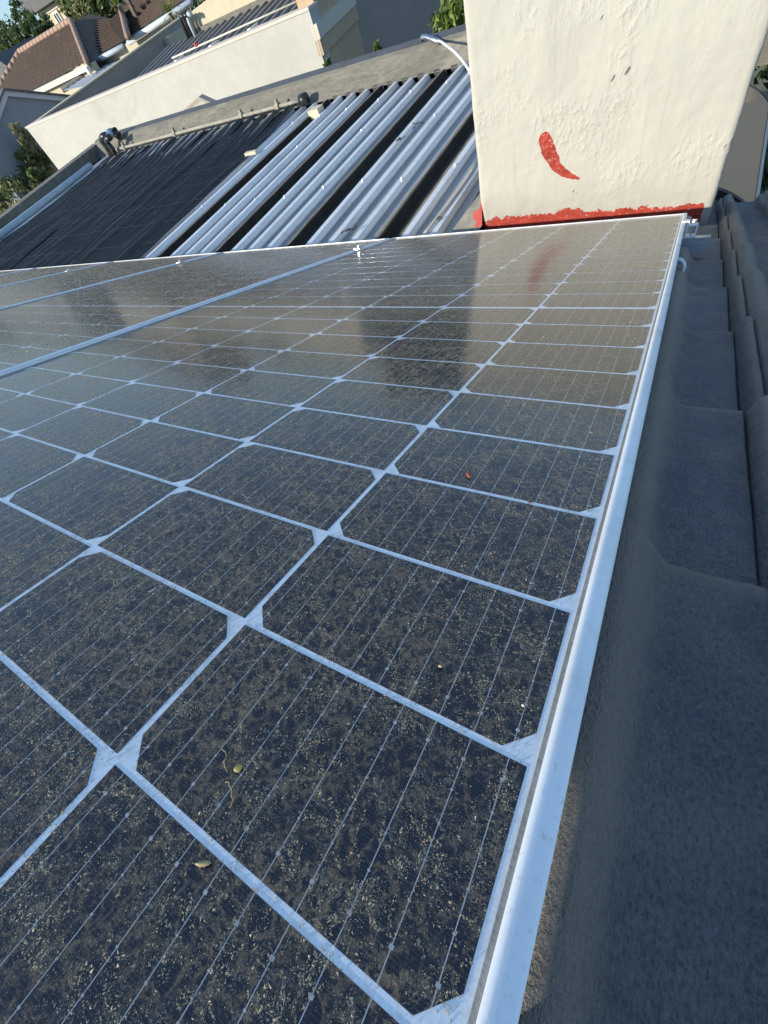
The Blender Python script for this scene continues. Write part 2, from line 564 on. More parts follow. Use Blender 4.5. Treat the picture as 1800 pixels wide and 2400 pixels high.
def m_chimney():
    m = NT('chimney_plaster')
    p = m.pos()
    sep = m.n('SeparateXYZ')
    m.set(sep.inputs[0], p)
    x, z = sep.outputs[0], sep.outputs[2]
    big = m.noise(p, 3.2, 4, .6, .5)
    c = m.mix(m.ramp(big, .35, .68), (.462, .448, .395), (.425, .411, .366))
    c = m.mix(m.math('MULTIPLY', m.ramp(m.noise(p, 14, 5, .7), .55, .75), .35), c, (.375, .365, .335))
    streak = m.noise(m.scaled(p, (9, 1, .55)), 5, 5, .65, .2)
    c = m.mix(m.math('MULTIPLY', m.ramp(streak, .54, .72), .30), c, (.29, .275, .245))
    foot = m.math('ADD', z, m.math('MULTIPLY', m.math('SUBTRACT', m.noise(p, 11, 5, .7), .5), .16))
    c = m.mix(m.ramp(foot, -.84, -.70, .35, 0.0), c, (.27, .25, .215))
    fine = m.noise(p, 38, 5, .7, .6)
    e = m.math('MULTIPLY', m.math('SUBTRACT', fine, .5), .060)
    e2 = m.math('MULTIPLY', m.math('SUBTRACT', m.noise(p, 5, 4, .65), .5), .14)
    # red damp-proof paint: ragged band along the foot, dipping where the roof falls
    zb = m.math('ADD', m.math('MULTIPLY', x, -.020), -.846)
    zz = m.math('SUBTRACT', z, m.math('ADD', zb, m.math('ADD', e, e2)))
    stop = m.math('GREATER_THAN', m.math('ADD', .068, m.math('MULTIPLY', e, .1)), x)
    red = m.math('MULTIPLY', m.math('LESS_THAN', zz, 0.0), stop)
    # brush dab: distance to a bent stroke that tapers
    P = [(-.553, -.555), (-.535, -.60), (-.505, -.655), (-.46, -.69), (-.41, -.712)]
    R = [.024, .028, .020, .015, .004]
    dab = None
    for i in range(len(P) - 1):
        (ax, azz), (bx, bz) = P[i], P[i + 1]
        dx, dz = bx - ax, bz - azz
        L2 = dx * dx + dz * dz
        t = m.math('DIVIDE', m.math('ADD', m.math('MULTIPLY', m.math('SUBTRACT', x, ax), dx),
                                    m.math('MULTIPLY', m.math('SUBTRACT', z, azz), dz)), L2, True)
        ex = m.math('SUBTRACT', x, m.math('ADD', ax, m.math('MULTIPLY', t, dx)))
        ez = m.math('SUBTRACT', z, m.math('ADD', azz, m.math('MULTIPLY', t, dz)))
        dd = m.math('SQRT', m.math('ADD', m.math('MULTIPLY', ex, ex), m.math('MULTIPLY', ez, ez)))
        r_ = m.math('ADD', R[i], m.math('MULTIPLY', t, R[i + 1] - R[i]))
        k = m.math('SUBTRACT', r_, dd)
        dab = k if dab is None else m.math('MAXIMUM', dab, k)
    dab = m.math('GREATER_THAN', m.math('ADD', dab, m.math('MULTIPLY', m.math('SUBTRACT', fine, .52), .02)), 0.0)
    red = m.math('MAXIMUM', red, dab)
    dab_f = m.ramp(m.noise(m.scaled(p, (1, 1, 2)), 75, 4, .7), .60, .66, 1, 0)
    red = m.math('MULTIPLY', red, dab_f)
    chips = m.math('GREATER_THAN', m.noise(p, 60, 3, .6), .755)
    c = m.mix(m.math('MULTIPLY', chips, .8), c, (.16, .15, .14))
    for (qx, qz, qr) in CHIPS:
        ex = m.math('SUBTRACT', x, qx)
        ez = m.math('SUBTRACT', z, qz)
        ex2 = m.math('ADD', ex, m.math('MULTIPLY', ez, -.6))
        dd = m.math('SQRT', m.math('ADD', m.math('MULTIPLY', ex2, m.math('MULTIPLY', ex2, 3.0)), m.math('MULTIPLY', ez, ez)))
        hit = m.math('LESS_THAN', m.math('ADD', dd, m.math('MULTIPLY', m.math('SUBTRACT', m.noise(p, 90, 3, .7), .5), qr * 1.6)), qr)
        c = m.mix(m.math('MULTIPLY', hit, .9), c, (.11, .105, .10))
    rc = m.mix(m.ramp(m.noise(m.scaled(p, (.5, 1, 2.5)), 38, 5, .7), .35, .66), (.40, .045, .026), (.27, .030, .020))
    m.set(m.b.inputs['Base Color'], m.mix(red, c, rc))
    m.set(m.b.inputs['Roughness'], m.math('SUBTRACT', .82, m.math('MULTIPLY', red, .35)))
    n1 = m.noise(m.scaled(p, (1.2, 1, .8)), 55, 1.5, .5, .2)
    n2 = m.noise(m.scaled(p, (1.2, 1, .7)), 24, 3, .55, .3)
    n3 = m.noise(p, 140, 3, .6)
    sm = m.ramp(z, -.80, -.66, .3, 1.0)
    lump = m.ramp(n1, .40, .85)
    zone = m.ramp(m.noise(p, 5.5, 3, .55), .40, .68)
    h = m.math('ADD', m.math('MULTIPLY', m.math('MULTIPLY', lump, zone), sm), m.math('MULTIPLY', n2, .55))
    h = m.math('ADD', h, m.math('MULTIPLY', n3, .07))
    h = m.math('ADD', h, m.math('MULTIPLY', red, .22))
    h = m.math('ADD', h, m.math('MULTIPLY', m.math('MULTIPLY', m.noise(m.scaled(p, (.4, 1, 3)), 120, 3, .6), red), .25))
    m.set(m.b.inputs['Normal'], m.bump(h, .42, .007))
    return m.mat


M['chimney'] = m_chimney()
M['white_wall'] = simple('white_painted_wall', (.435, .426, .39), (.405, .396, .36), 1.1, .85, bump=.25, bscale=30, bdist=.004, stain=(.33, .32, .295))
M['cream_wall'] = simple('cream_wall', (.49, .435, .31), (.455, .405, .285), 1.4, .85, bump=.2, bscale=25)
M['grey_face'] = simple('grey_brown_render', (.34, .29, .245), (.30, .26, .225), 1.6, .9, bump=.3, bscale=25)
M['pink_cap'] = simple('pinkish_coping', (.66, .55, .47), (.58, .48, .42), 5, .85, bump=.2)
M['tan_face'] = simple('tan_render', (.50, .37, .24), (.44, .325, .21), 1.6, .9, bump=.3, bscale=25)
M['tan_band'] = simple('pale_moulding', (.62, .56, .47), (.56, .50, .42), 3, .85, bump=.2)
M['gable_blue'] = simple('blue_grey_gable', (.24, .265, .29), (.21, .235, .26), 2, .9, bump=.3, bscale=20)
M['gable_trim'] = simple('pale_blue_trim', (.50, .55, .59), (.44, .49, .53), 3, .7, bump=.1)
M['clay_roof'] = simple('brown_clay_tiles', (.10, .064, .047), (.07, .048, .037), 5, .85, bump=.3, bscale=40, stain=(.16, .11, .08))
M['clay_ridge'] = simple('pink_ridge_tiles', (.36, .235, .17), (.29, .19, .145), 5, .85, bump=.3)
M['slate_grey'] = simple('grey_sheet_roof', (.30, .34, .38), (.25, .28, .32), 4, .6, bump=.1)
M['rib_grey'] = simple('dull_grey_ribbed_sheet', (.20, .20, .20), (.155, .155, .16), 4, .7, bump=.1)
M['dark_roof'] = simple('dark_grey_roof', (.085, .085, .095), (.12, .115, .115), 4, .8, bump=.3)
M['glass_dark'] = simple('window_glass', (.05, .06, .065), (.08, .09, .09), 3, .12, bump=0)
M['bark'] = simple('bark', (.13, .10, .075), (.085, .065, .05), 12, .9, bump=.6, bscale=40, bdist=.01)
M['ground'] = simple('dry_ground', (.17, .15, .11), (.10, .11, .065), .35, .95, bump=.4, bscale=8, bdist=.05)


def m_leaf(name, c1, c2):
    m = NT(name)
    oi = m.pos()
    f = m.noise(oi, 9, 2, .5)
    m.set(m.b.inputs['Base Color'], m.mix(m.ramp(f, .35, .65), c1, c2))
    m.b.inputs['Roughness'].default_value = .5
    tr = m.n('BsdfTranslucent')
    m.set(tr.inputs[0], tuple(min(1, x * 1.5) for x in c2))
    mx = m.n('MixShader')
    mx.inputs[0].default_value = .3
    m.set(mx.inputs[1], m.b.outputs[0])
    m.set(mx.inputs[2], tr.outputs[0])
    m.set(m.out.inputs[0], mx.outputs[0])
    return m.mat


LEAF = {'green': m_leaf('green_leaves', (.065, .105, .035), (.12, .165, .055)),
        'dark': m_leaf('dark_leaves', (.03, .055, .022), (.055, .085, .032)),
        'olive': m_leaf('olive_leaves', (.18, .18, .085), (.30, .29, .15)),
        'lime': m_leaf('lime_leaves', (.10, .15, .02), (.17, .21, .035))}

# ================================================================== the setting
mb = MB()
G = 900
mb.quad((-G, -G, -3.9), (G, -G, -3.9), (G, G, -3.9), (-G, G, -3.9))
solo('ground', mb, M['ground'], 'dry ground between the houses', None, kind='structure', base=(0, 0, -3.9))

# ------------------------------------------------------------------ our house
house = empty('house', (0, 2.0, -3.9), 'house under the solar panels with dark tiled roof, corrugated flat roof and white chimney', 'house')
TW = -.105            # trough of the tiles below the panel plane
V0, V1 = -2.0, 3.05
# roof deck under the tiles
mb = MB()
mb.prism([rp(-6.4, V0, TW - .03), rp(1.62, V0, TW - .03), rp(1.62, V1 - .03, TW - .03), rp(-.80, V1 - .03, TW - .03),
          rp(-.80, 2.17, TW - .03), rp(-6.4, 2.17, TW - .03)], rp(0, 0, -.05))
tiled = part('tiled_roof', mb, M['dark_trim'], house)

# one concrete tile: two rolls and two troughs, thick rounded nose
TPW, GAUGE, TLEN = .30, .3375, .42


def prof(u):
    """height of the tile above its trough at u across (period .15)"""
    t = (u % .15)
    if t < .011:                              # steep shoulder
        x = t / .011
        return .024 * x * x * (3 - 2 * x)
    if t < .021:
        return .024 + .001 * (t - .011) / .01
    if t < .086:                              # broad roll falling softly into the next trough
        x = (t - .021) / .065
        up = min(1, x / .22)
        up = up * up * (3 - 2 * up)
        h = .025 + .012 * up
        if x > .34:
            y = (x - .34) / .66
            h = .037 * (0.5 + 0.5 * cos(pi * y)) ** 1.05
        return h
    return 0.0


def tile_mesh(seed):
    bm = bmesh.new()
    us = sorted([i * .30 / 75 for i in range(76)] + [.0179, .0185, .0229, .0236])
    nu = len(us) - 1
    tilt = .017 / GAUGE
    rows = [(-.20, 0)] + [(-.14 + i * .0147, 0) for i in range(23)] + [(.195, 0), (.2025, -.0002), (.2075, -.0012), (.2105, -.0032), (.212, -.007), (.2122, -.016)]
    grid = []
    for v, dz in rows:
        line = []
        for u in us:
            h = prof(u) + (v + .20) * tilt + dz
            if .018 < u < .0235:
                h -= .013
            h += .0011 * noise.noise((u * 45, v * 30, seed)) + .0006 * noise.noise((u * 120, v * 95, seed + 3))
            jv = .0016 * noise.noise((u * 60, 0, seed + 8)) + .0012 * min(0, noise.noise((u * 160, 1, seed + 5))) if v > .2 else 0
            line.append(bm.verts.new((u + (.0014 if u == 0 else -.0014 if u == us[-1] else 0), v + jv, h)))
        grid.append(line)
    for i in range(len(rows) - 1):
        for k in range(nu):
            f = bm.faces.new((grid[i][k], grid[i][k + 1], grid[i + 1][k + 1], grid[i + 1][k]))
            f.smooth = i < len(rows) - 2
    for k in (0, nu):
        for i in range(len(rows) - 1):
            a, b = grid[i][k], grid[i + 1][k]
            a2 = bm.verts.new((a.co.x, a.co.y, a.co.z - .012))
            b2 = bm.verts.new((b.co.x, b.co.y, b.co.z - .012))
            bm.faces.new((a, b, b2, a2))
    bmesh.ops.recalc_face_normals(bm, faces=bm.faces)
    me = bpy.data.meshes.new('roof_tile')
    bm.to_mesh(me)
    bm.free()
    me.materials.append(M['tile'])
    if me.polygons[0].normal.z < 0:
        me.flip_normals()
    return me


TM = [tile_mesh(k * 11.3) for k in range(3)]
rng = random.Random(3)
base_t = gbase(tiled)
for cidx in range(-2, 6):
    for r in range(-2, 10):
        vend = .343 + r * GAUGE                     # nose of the course
        u0 = -.167 + cidx * TPW
        if vend > V1:
            continue
        o = bpy.data.objects.new('roof_tile', TM[(cidx * 2 + r) % 3])
        o.parent = tiled
        p = rp(u0, vend - .212 + rng.uniform(-.003, .003), TW + rng.uniform(-.0015, .0015))
        o.location = p - base_t
        o.rotation_euler = (-SL + rng.uniform(-.002, .002), rng.uniform(-.004, .004), rng.uniform(-.004, .004))
        col.objects.link(o)

# ridge far behind the camera and gutter at the eave
mb = MB()
for i in range(20):
    u = -6.3 + i * .4
    mb.tube([rp(u, V0, TW + .0), rp(u + .41, V0, TW + .0)], .11, 10)
part('ridge_capping', mb, M['tile'], tiled, True)
mb = MB()
p0 = rp(-.8, V1 + .03, TW - .06)
mb.box((.10, p0.y - .02, p0.z - .10), (1.62, p0.y + .10, p0.z - .0))
part('gutter', mb, M['dark_trim'], house)

# walls under the roofs
mb = MB()
mb.box((-8.0, -1.6, -3.9), (1.45, 1.5, -1.35))
mb.box((-8.0, 1.5, -3.9), (-.3, 4.9, -1.0))
mb.box((-.3, 1.5, -3.9), (1.45, 2.6, -1.45))
part('wall', mb, M['white_wall'], house)

# chimney: real uneven plaster
CX0, CX1, CY, CD, CT = -.845, .096, 2.25, .46, .0
bm = bmesh.new()
nx, nz = 90, 150
z_lo = -1.5
gr = []
for j in range(nz + 1):
    row = []
    for i in range(nx + 1):
        x = CX0 + (CX1 - CX0) * i / nx
        z = z_lo + (CT - z_lo) * j / nz
        e = min(x - CX0, CX1 - x)
        rnd = max(0, .018 - e)
        d = .004 * noise.noise((x * 5, z * 5, 1)) + .0018 * noise.noise((x * 17, z * 14, 4)) + .0012 * noise.noise((x * 42, z * 34, 9))
        wob = .0035 * noise.noise((z * 9, x > -.4, 3)) if e < .001 else 0
        row.append(bm.verts.new((x + wob, CY + rnd * rnd * 24 - d, z)))
    gr.append(row)
for j in range(nz):
    for i in range(nx):
        bm.faces.new((gr[j][i], gr[j][i + 1], gr[j + 1][i + 1], gr[j + 1][i])).smooth = True
# back, sides and top
back = [[bm.verts.new((x, CY + CD, z)) for x in (CX0, CX1)] for z in (z_lo, CT)]
for j in range(nz):
    pass
bl = [bm.verts.new((CX0, CY + CD, z_lo + (CT - z_lo) * j / nz)) for j in range(nz + 1)]
br = [bm.verts.new((CX1, CY + CD, z_lo + (CT - z_lo) * j / nz)) for j in range(nz + 1)]
for j in range(nz):
    bm.faces.new((bl[j], gr[j][0], gr[j + 1][0], bl[j + 1]))
    bm.faces.new((gr[j][nx], br[j], br[j + 1], gr[j + 1][nx]))
bm.faces.new([v for v in gr[nz]] + [br[nz], bl[nz]])
bm.faces.new((br[0], bl[0], bl[nz], br[nz]))
for r_ in back:
    for v in r_:
        bm.verts.remove(v)
bmesh.ops.translate(bm, verts=bm.verts, vec=-gbase(house))
bmesh.ops.recalc_face_normals(bm, faces=bm.faces)
me = bpy.data.meshes.new('chimney')
bm.to_mesh(me)
bm.free()
me.materials.append(M['chimney'])
chim = lpart('chimney', me, house, label='rough white plastered chimney with ragged red paint along its foot')

# flat roof: ribbed sheets laid side by side
ZP, RIB = -.862, .036
SHW = .655
YB0 = 1.98


def par_y(x):
    """foot of the front parapet"""
    return 4.80 + (-1.9 - x) * .070


mb = MB()
mb.box((-8.2, 2.03, ZP - .12), (-.85, 5.3, ZP - .03))
flat = part('flat_roof', mb, M['dark_trim'], house)


def rib_sheet(x0, w, y0, y1f, wob, nrib=4):
    """IBR sheet: four ribs; the last one lapped"""
    mb = MB()
    xs = []
    pitch = w / 4
    for k in range(nrib):
        c = x0 + k * pitch
        xs += [(c - .010, 0), (c, RIB), (c + .036, RIB), (c + .047, 0), (c + .085, .0), (c + .095, .0)]
    ys = [0, .25, .5, .75, 1]
    n = len(xs)
    for yi in ys:
        for (x, h) in xs:
            Y1 = y1f(x)
            y = y0 + (Y1 - y0) * yi
            mb.v.append((x, y, ZP + h + .0018 * noise.noise((x * 3 + wob, y * 1.2, 0))))
    for j in range(len(ys) - 1):
        for i in range(n - 1):
            mb.f.append((j * n + i, j * n + i + 1, (j + 1) * n + i + 1, (j + 1) * n + i))
            mb.m.append(0)
    # turned down thickness at the far end
    o = (len(ys) - 1) * n
    for i in range(n - 1):
        a, b = mb.v[o + i], mb.v[o + i + 1]
        q = len(mb.v)
        mb.v += [(a[0], a[1], a[2] - .004), (b[0], b[1], b[2] - .004)]
        mb.f.append((o + i, q, q + 1, o + i + 1))
        mb.m.append(0)
    return mb


sheet0 = -1.904
for k in range(-10, 2):
    x0 = sheet0 + k * SHW
    rr = random.Random(k)
    mb = rib_sheet(x0, SHW, YB0, lambda x, rr=rr: par_y(x) - .035 + .012 * noise.noise((x * 9, 0, 5)), k * 7.3, 4 if k < 1 else 2)
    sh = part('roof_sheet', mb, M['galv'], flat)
    if k == 1:
        continue
    # torched bitumen over the lap: crest, flank and the trough beside it
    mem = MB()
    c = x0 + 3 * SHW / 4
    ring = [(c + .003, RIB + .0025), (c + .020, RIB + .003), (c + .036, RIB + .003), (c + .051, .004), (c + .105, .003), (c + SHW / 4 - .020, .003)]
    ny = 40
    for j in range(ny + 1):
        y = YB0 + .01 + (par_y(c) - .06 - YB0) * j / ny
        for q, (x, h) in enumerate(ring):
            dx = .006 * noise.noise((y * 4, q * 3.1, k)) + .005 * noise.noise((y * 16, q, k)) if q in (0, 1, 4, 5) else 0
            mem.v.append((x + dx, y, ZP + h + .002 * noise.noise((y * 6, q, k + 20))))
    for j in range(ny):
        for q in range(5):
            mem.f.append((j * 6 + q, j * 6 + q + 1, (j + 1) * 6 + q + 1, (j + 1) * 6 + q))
            mem.m.append(1 if q in (1, 2, 3) else 0)  # black on the middle bands, tan along both edges
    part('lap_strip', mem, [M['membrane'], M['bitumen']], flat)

# roofing screws on the crests (tiny)
mb = MB()
rs = random.Random(5)
for k in range(-18, 7):
    cx = sheet0 + k * SHW / 4 + .021
    if cx > -.95:
        continue
    for yb in (2.85, 3.75, 4.45):
        if (k % 2 == 0) == (yb == 3.75) or k % 4 == 3:
            continue
        y = yb + rs.uniform(-.05, .05)
        mb.tube([(cx, y, ZP + RIB), (cx, y, ZP + RIB + .004)], .010, 8)
        mb.tube([(cx, y, ZP + RIB + .004), (cx, y, ZP + RIB + .011)], .005, 6)
part('roofing_screw', mb, M['steel'], flat, kind='stuff')

# membrane flashing beside the chimney
mb = MB()
for j in range(13):
    y = (2.04, 2.236, 2.262)[j] if j < 3 else 2.262 + (j - 2) * .27
    up_ = min(1, max(0, (y - 2.236) / .026))
    wl = .150 - .045 * min(1, max(0, (y - 2.2) / .7)) + .008 * noise.noise((y * 5, 0, 0))
    mb.v += [(CX0 - wl, y, ZP + .006), (CX0 - wl * .7, y, ZP + .008 + .037 * up_), (CX0 - .015, y, ZP + .010 + .05 * up_), (CX0 + .004, y, ZP + .012 + .118 * up_)]
for j in range(12):
    for q in range(3):
        mb.f.append((j * 4 + q, j * 4 + q + 1, j * 4 + q + 5, j * 4 + q + 4))
        mb.m.append(0)


def m_flash():
    m = NT('grey_flashing_with_red_splash')
    p = m.pos()
    sep = m.n('SeparateXYZ')
    m.set(sep.inputs[0], p)
    a = m.noise(p, 12, 5, .65, .4)
    c = m.mix(m.ramp(a, .35, .65), (.24, .225, .19), (.15, .145, .13))
    dx = m.math('SUBTRACT', sep.outputs[0], -.845)
    dy = m.math('SUBTRACT', sep.outputs[1], 2.27)
    d = m.math('SQRT', m.math('ADD', m.math('MULTIPLY', dx, dx), m.math('MULTIPLY', dy, dy)))
    r = m.math('LESS_THAN', m.math('ADD', d, m.math('MULTIPLY', m.math('SUBTRACT', m.noise(p, 30, 4, .7), .5), .07)), .045)
    m.set(m.b.inputs['Base Color'], m.mix(m.math('MULTIPLY', r, .85), c, (.42, .045, .03)))
    m.b.inputs['Roughness'].default_value = .85
    m.set(m.b.inputs['Normal'], m.bump(m.noise(p, 60, 5, .65), .5, .004))
    return m.mat


part('chimney_flashing', mb, m_flash(), flat, True)

# parapets: sloped front face, flat dark cap
mb = MB()
n = 60
for j in range(n + 1):
    x = .4 - 8.55 * j / n
    y = par_y(x)
    w1 = .006 * noise.noise((x * 3, 0, 2))
    mb.v += [(x, y - .03, ZP + .03 + w1 * .6), (x, y, ZP + .05 + w1), (x, y + .11, -.690 + w1), (x, y + .14, -.672 + w1 * .7),
             (x, y + .33, -.668 + w1 * .5), (x, y + .34, -1.3)]
for j in range(n):
    for q in range(5):
        mb.f.append((j * 6 + q, (j + 1) * 6 + q, (j + 1) * 6 + q + 1, j * 6 + q + 1))
        mb.m.append(1 if q == 3 else 0)
M['cap_dark'] = simple('dark_parapet_cap', (.10, .105, .11), (.07, .075, .08), 8, .85, bump=.4, bscale=90, bdist=.004)
part('parapet', mb, [M['parapet'], M['cap_dark']], house)
mb = MB()
a, b = Vector((-7.42, 2.0)), Vector((-8.13, 5.45))
mb.wall(a, b, -1.3, -.700, .20)
part('parapet', mb, M['parapet'], house, label='parapet along the left edge of the flat roof')
# black foam closers showing between sheet ends and parapet
mb = MB()
for k in range(-9, 7):
    cx = sheet0 + k * SHW / 4 + .021
    if cx > -1.0 or (cx < -3.5):
        continue
    y = par_y(cx)
    mb.box((cx + .060, y - .03, ZP + .010), (cx + .112, y + .012, ZP + .042))
part('foam_closer', mb, M['rubber'], flat, kind='stuff')

# ================================================================== solar panels
W, P, MGAP = .184, .09269, .0065
GU, GR, CH = .0041, .0037, .0125
PW = 1.134
VN, VF = -.301, 1.977
UR, UL = .0150, -1.119
PITCH = 1.151


def cell_mesh(flip):
    a, b = (W - GU) / 2, (P - GR) / 2
    c = CH
    if not flip:          # clipped corners on the near edge
        pts = [(-a + c, -b), (a - c, -b), (a, -b + c), (a, b), (-a, b), (-a, -b + c)]
    else:
        pts = [(-a, -b), (a, -b), (a, b - c), (a - c, b), (-a + c, b), (-a, b - c)]
    n = len(pts)
    me = bpy.data.meshes.new('solar_cell')
    vs = [(x, y, 0) for x, y in pts] + [(x, y, -.0001) for x, y in pts]
    fs = [tuple(range(n))] + [(i, n + i, n + (i + 1) % n, (i + 1) % n) for i in range(n)]
    me.from_pydata(vs, [], fs)
    me.materials.append(M['cell'])
    return me


CELLS = (cell_mesh(False), cell_mesh(True))
uc = (UR + UL) / 2


def rail_mesh(name, length, axis):
    """frame profile with a chamfered lip, centred, running along axis"""
    w, hgt = .0115, .027
    c = .0016
    ring = [(-w / 2, -hgt), (-w / 2, -.0), (-w / 2, .0012), (-w / 2 + c, .0026), (-w / 2 + c * 2, .0027), (0, .0024), (w / 2 - c * 1.4, .0017), (w / 2 - c * .5, .0011), (w / 2, .0004), (w / 2, -hgt)]
    mb = MB()
    if axis == 'v':
        mb.prism([(x, -length / 2, z) for x, z in ring], (0, length, 0))
    else:
        mb.prism([(-length / 2, x, z) for x, z in ring], (length, 0, 0))
    me = mb.mesh(name, M['frame'])
    auto_smooth(me, 40)
    return me


RV = rail_mesh('frame_rail', VF - VN, 'v')
RU = rail_mesh('frame_rail', PW - .0232, 'u')
mb = MB()
mb.box((UL + .008, VN + .008, -.006), (UR - .008, VF - .008, -.00135))
BS = mb.mesh('backsheet', M['backsheet'])

mb = MB()
g0, g1, gz = .0116, .0021, (-.00125, .0003)
mb.box((UR - g0 - g1, VN + g0, gz[0]), (UR - g0, VF - g0, gz[1]))
mb.box((UL + g0, VN + g0, gz[0]), (UL + g0 + g1, VF - g0, gz[1]))
mb.box((UL + g0 + g1, VF - g0 - g1, gz[0]), (UR - g0 - g1, VF - g0, gz[1]))
mb.box((UL + g0 + g1, VN + g0, gz[0]), (UR - g0 - g1, VN + g0 + g1, gz[1]))
GASKET = mb.mesh('gasket', simple('dusty_grey_sealant', (.40, .375, .33), (.28, .26, .225), 60, .9, bump=.4, bscale=500, bdist=.001))

PLAB = ['dusty solar panel directly in front of the white chimney, its edge along the dark tiles',
        'dusty solar panel second from the chimney, below the bare ribs of the flat roof',
        'dusty solar panel third from the chimney, in front of the black tube mats',
        'dusty solar panel fourth from the chimney, cut off by the picture edge',
        'dusty solar panel fifth from the chimney, a sliver at the picture edge']


def make_panel(i):
    o = empty('solar_panel', rp(-i * PITCH, 0, 0), PLAB[i], 'solar panel', 'row of dusty solar panels on the tiled roof', (-SL, 0, 0))
    lpart('backsheet', BS, o)
    lpart('frame_rail', RV, o, (UR - .00575, (VN + VF) / 2, 0))
    lpart('frame_rail', RV, o, (UL + .00575, (VN + VF) / 2, 0), (0, 0, pi))
    lpart('frame_rail', RU, o, (uc, VF - .00575, 0))
    lpart('frame_rail', RU, o, (uc, VN + .00575, 0), (0, 0, pi))
    lpart('gasket', GASKET, o)
    for c in range(6):
        for r in range(-3, 21):
            v = (r + .5) * P + (MGAP if r >= 9 else 0)
            lpart('solar_cell', CELLS[c % 2], o, (-(c + .5) * W, v, -.0012))
    return o


for i in range(5):
    make_panel(i)

# ------------------------------------------------------------------ dried dust: grains and flakes standing on the glass
def vnoise(x, y, seed):
    xi, yi = np.floor(x).astype(np.int64), np.floor(y).astype(np.int64)
    fx, fy = x - xi, y - yi
    fx, fy = fx * fx * (3 - 2 * fx), fy * fy * (3 - 2 * fy)

    def hsh(i, j):
        n = (i * 374761393 + j * 668265263 + seed * 982451653) & 0x7fffffff
        n = ((n ^ (n >> 13)) * 1274126177) & 0x7fffffff
        return ((n ^ (n >> 16)) & 0xffff) / 65535.0
    return ((hsh(xi, yi) * (1 - fx) + hsh(xi + 1, yi) * fx) * (1 - fy) + (hsh(xi, yi + 1) * (1 - fx) + hsh(xi + 1, yi + 1) * fx) * fy)


def dust_density(u, v):
    wx = (vnoise(u * 110, v * 110, 1) - .5) * .010
    wy = (vnoise(u * 110, v * 110, 2) - .5) * .010
    a, b = u + wx, v + wy
    n = .5 * vnoise(a * 95, b * 95, 3) + .3 * vnoise(a * 210, b * 210, 4) + .2 * vnoise(a * 480, b * 480, 5)
    big = vnoise(u * 9, v * 9, 6) * .4 + vnoise(u * 36, v * 36, 7) * .6
    ridge = np.abs(vnoise(a * 130, b * 130, 8) - .5)
    ridge2 = np.abs(vnoise(a * 75 + 9, b * 75 + 4, 10) - .5)
    fil_ = ((ridge < .05) | (ridge2 < .035)) * (vnoise(u * 45, v * 45, 9) > .36)
    d = np.clip((n + .40 * (big - .5) - .45) * 5.5, 0, 1) ** 1.2
    return np.clip(d * .6 + fil_ * .9 + .02, 0, 1), fil_


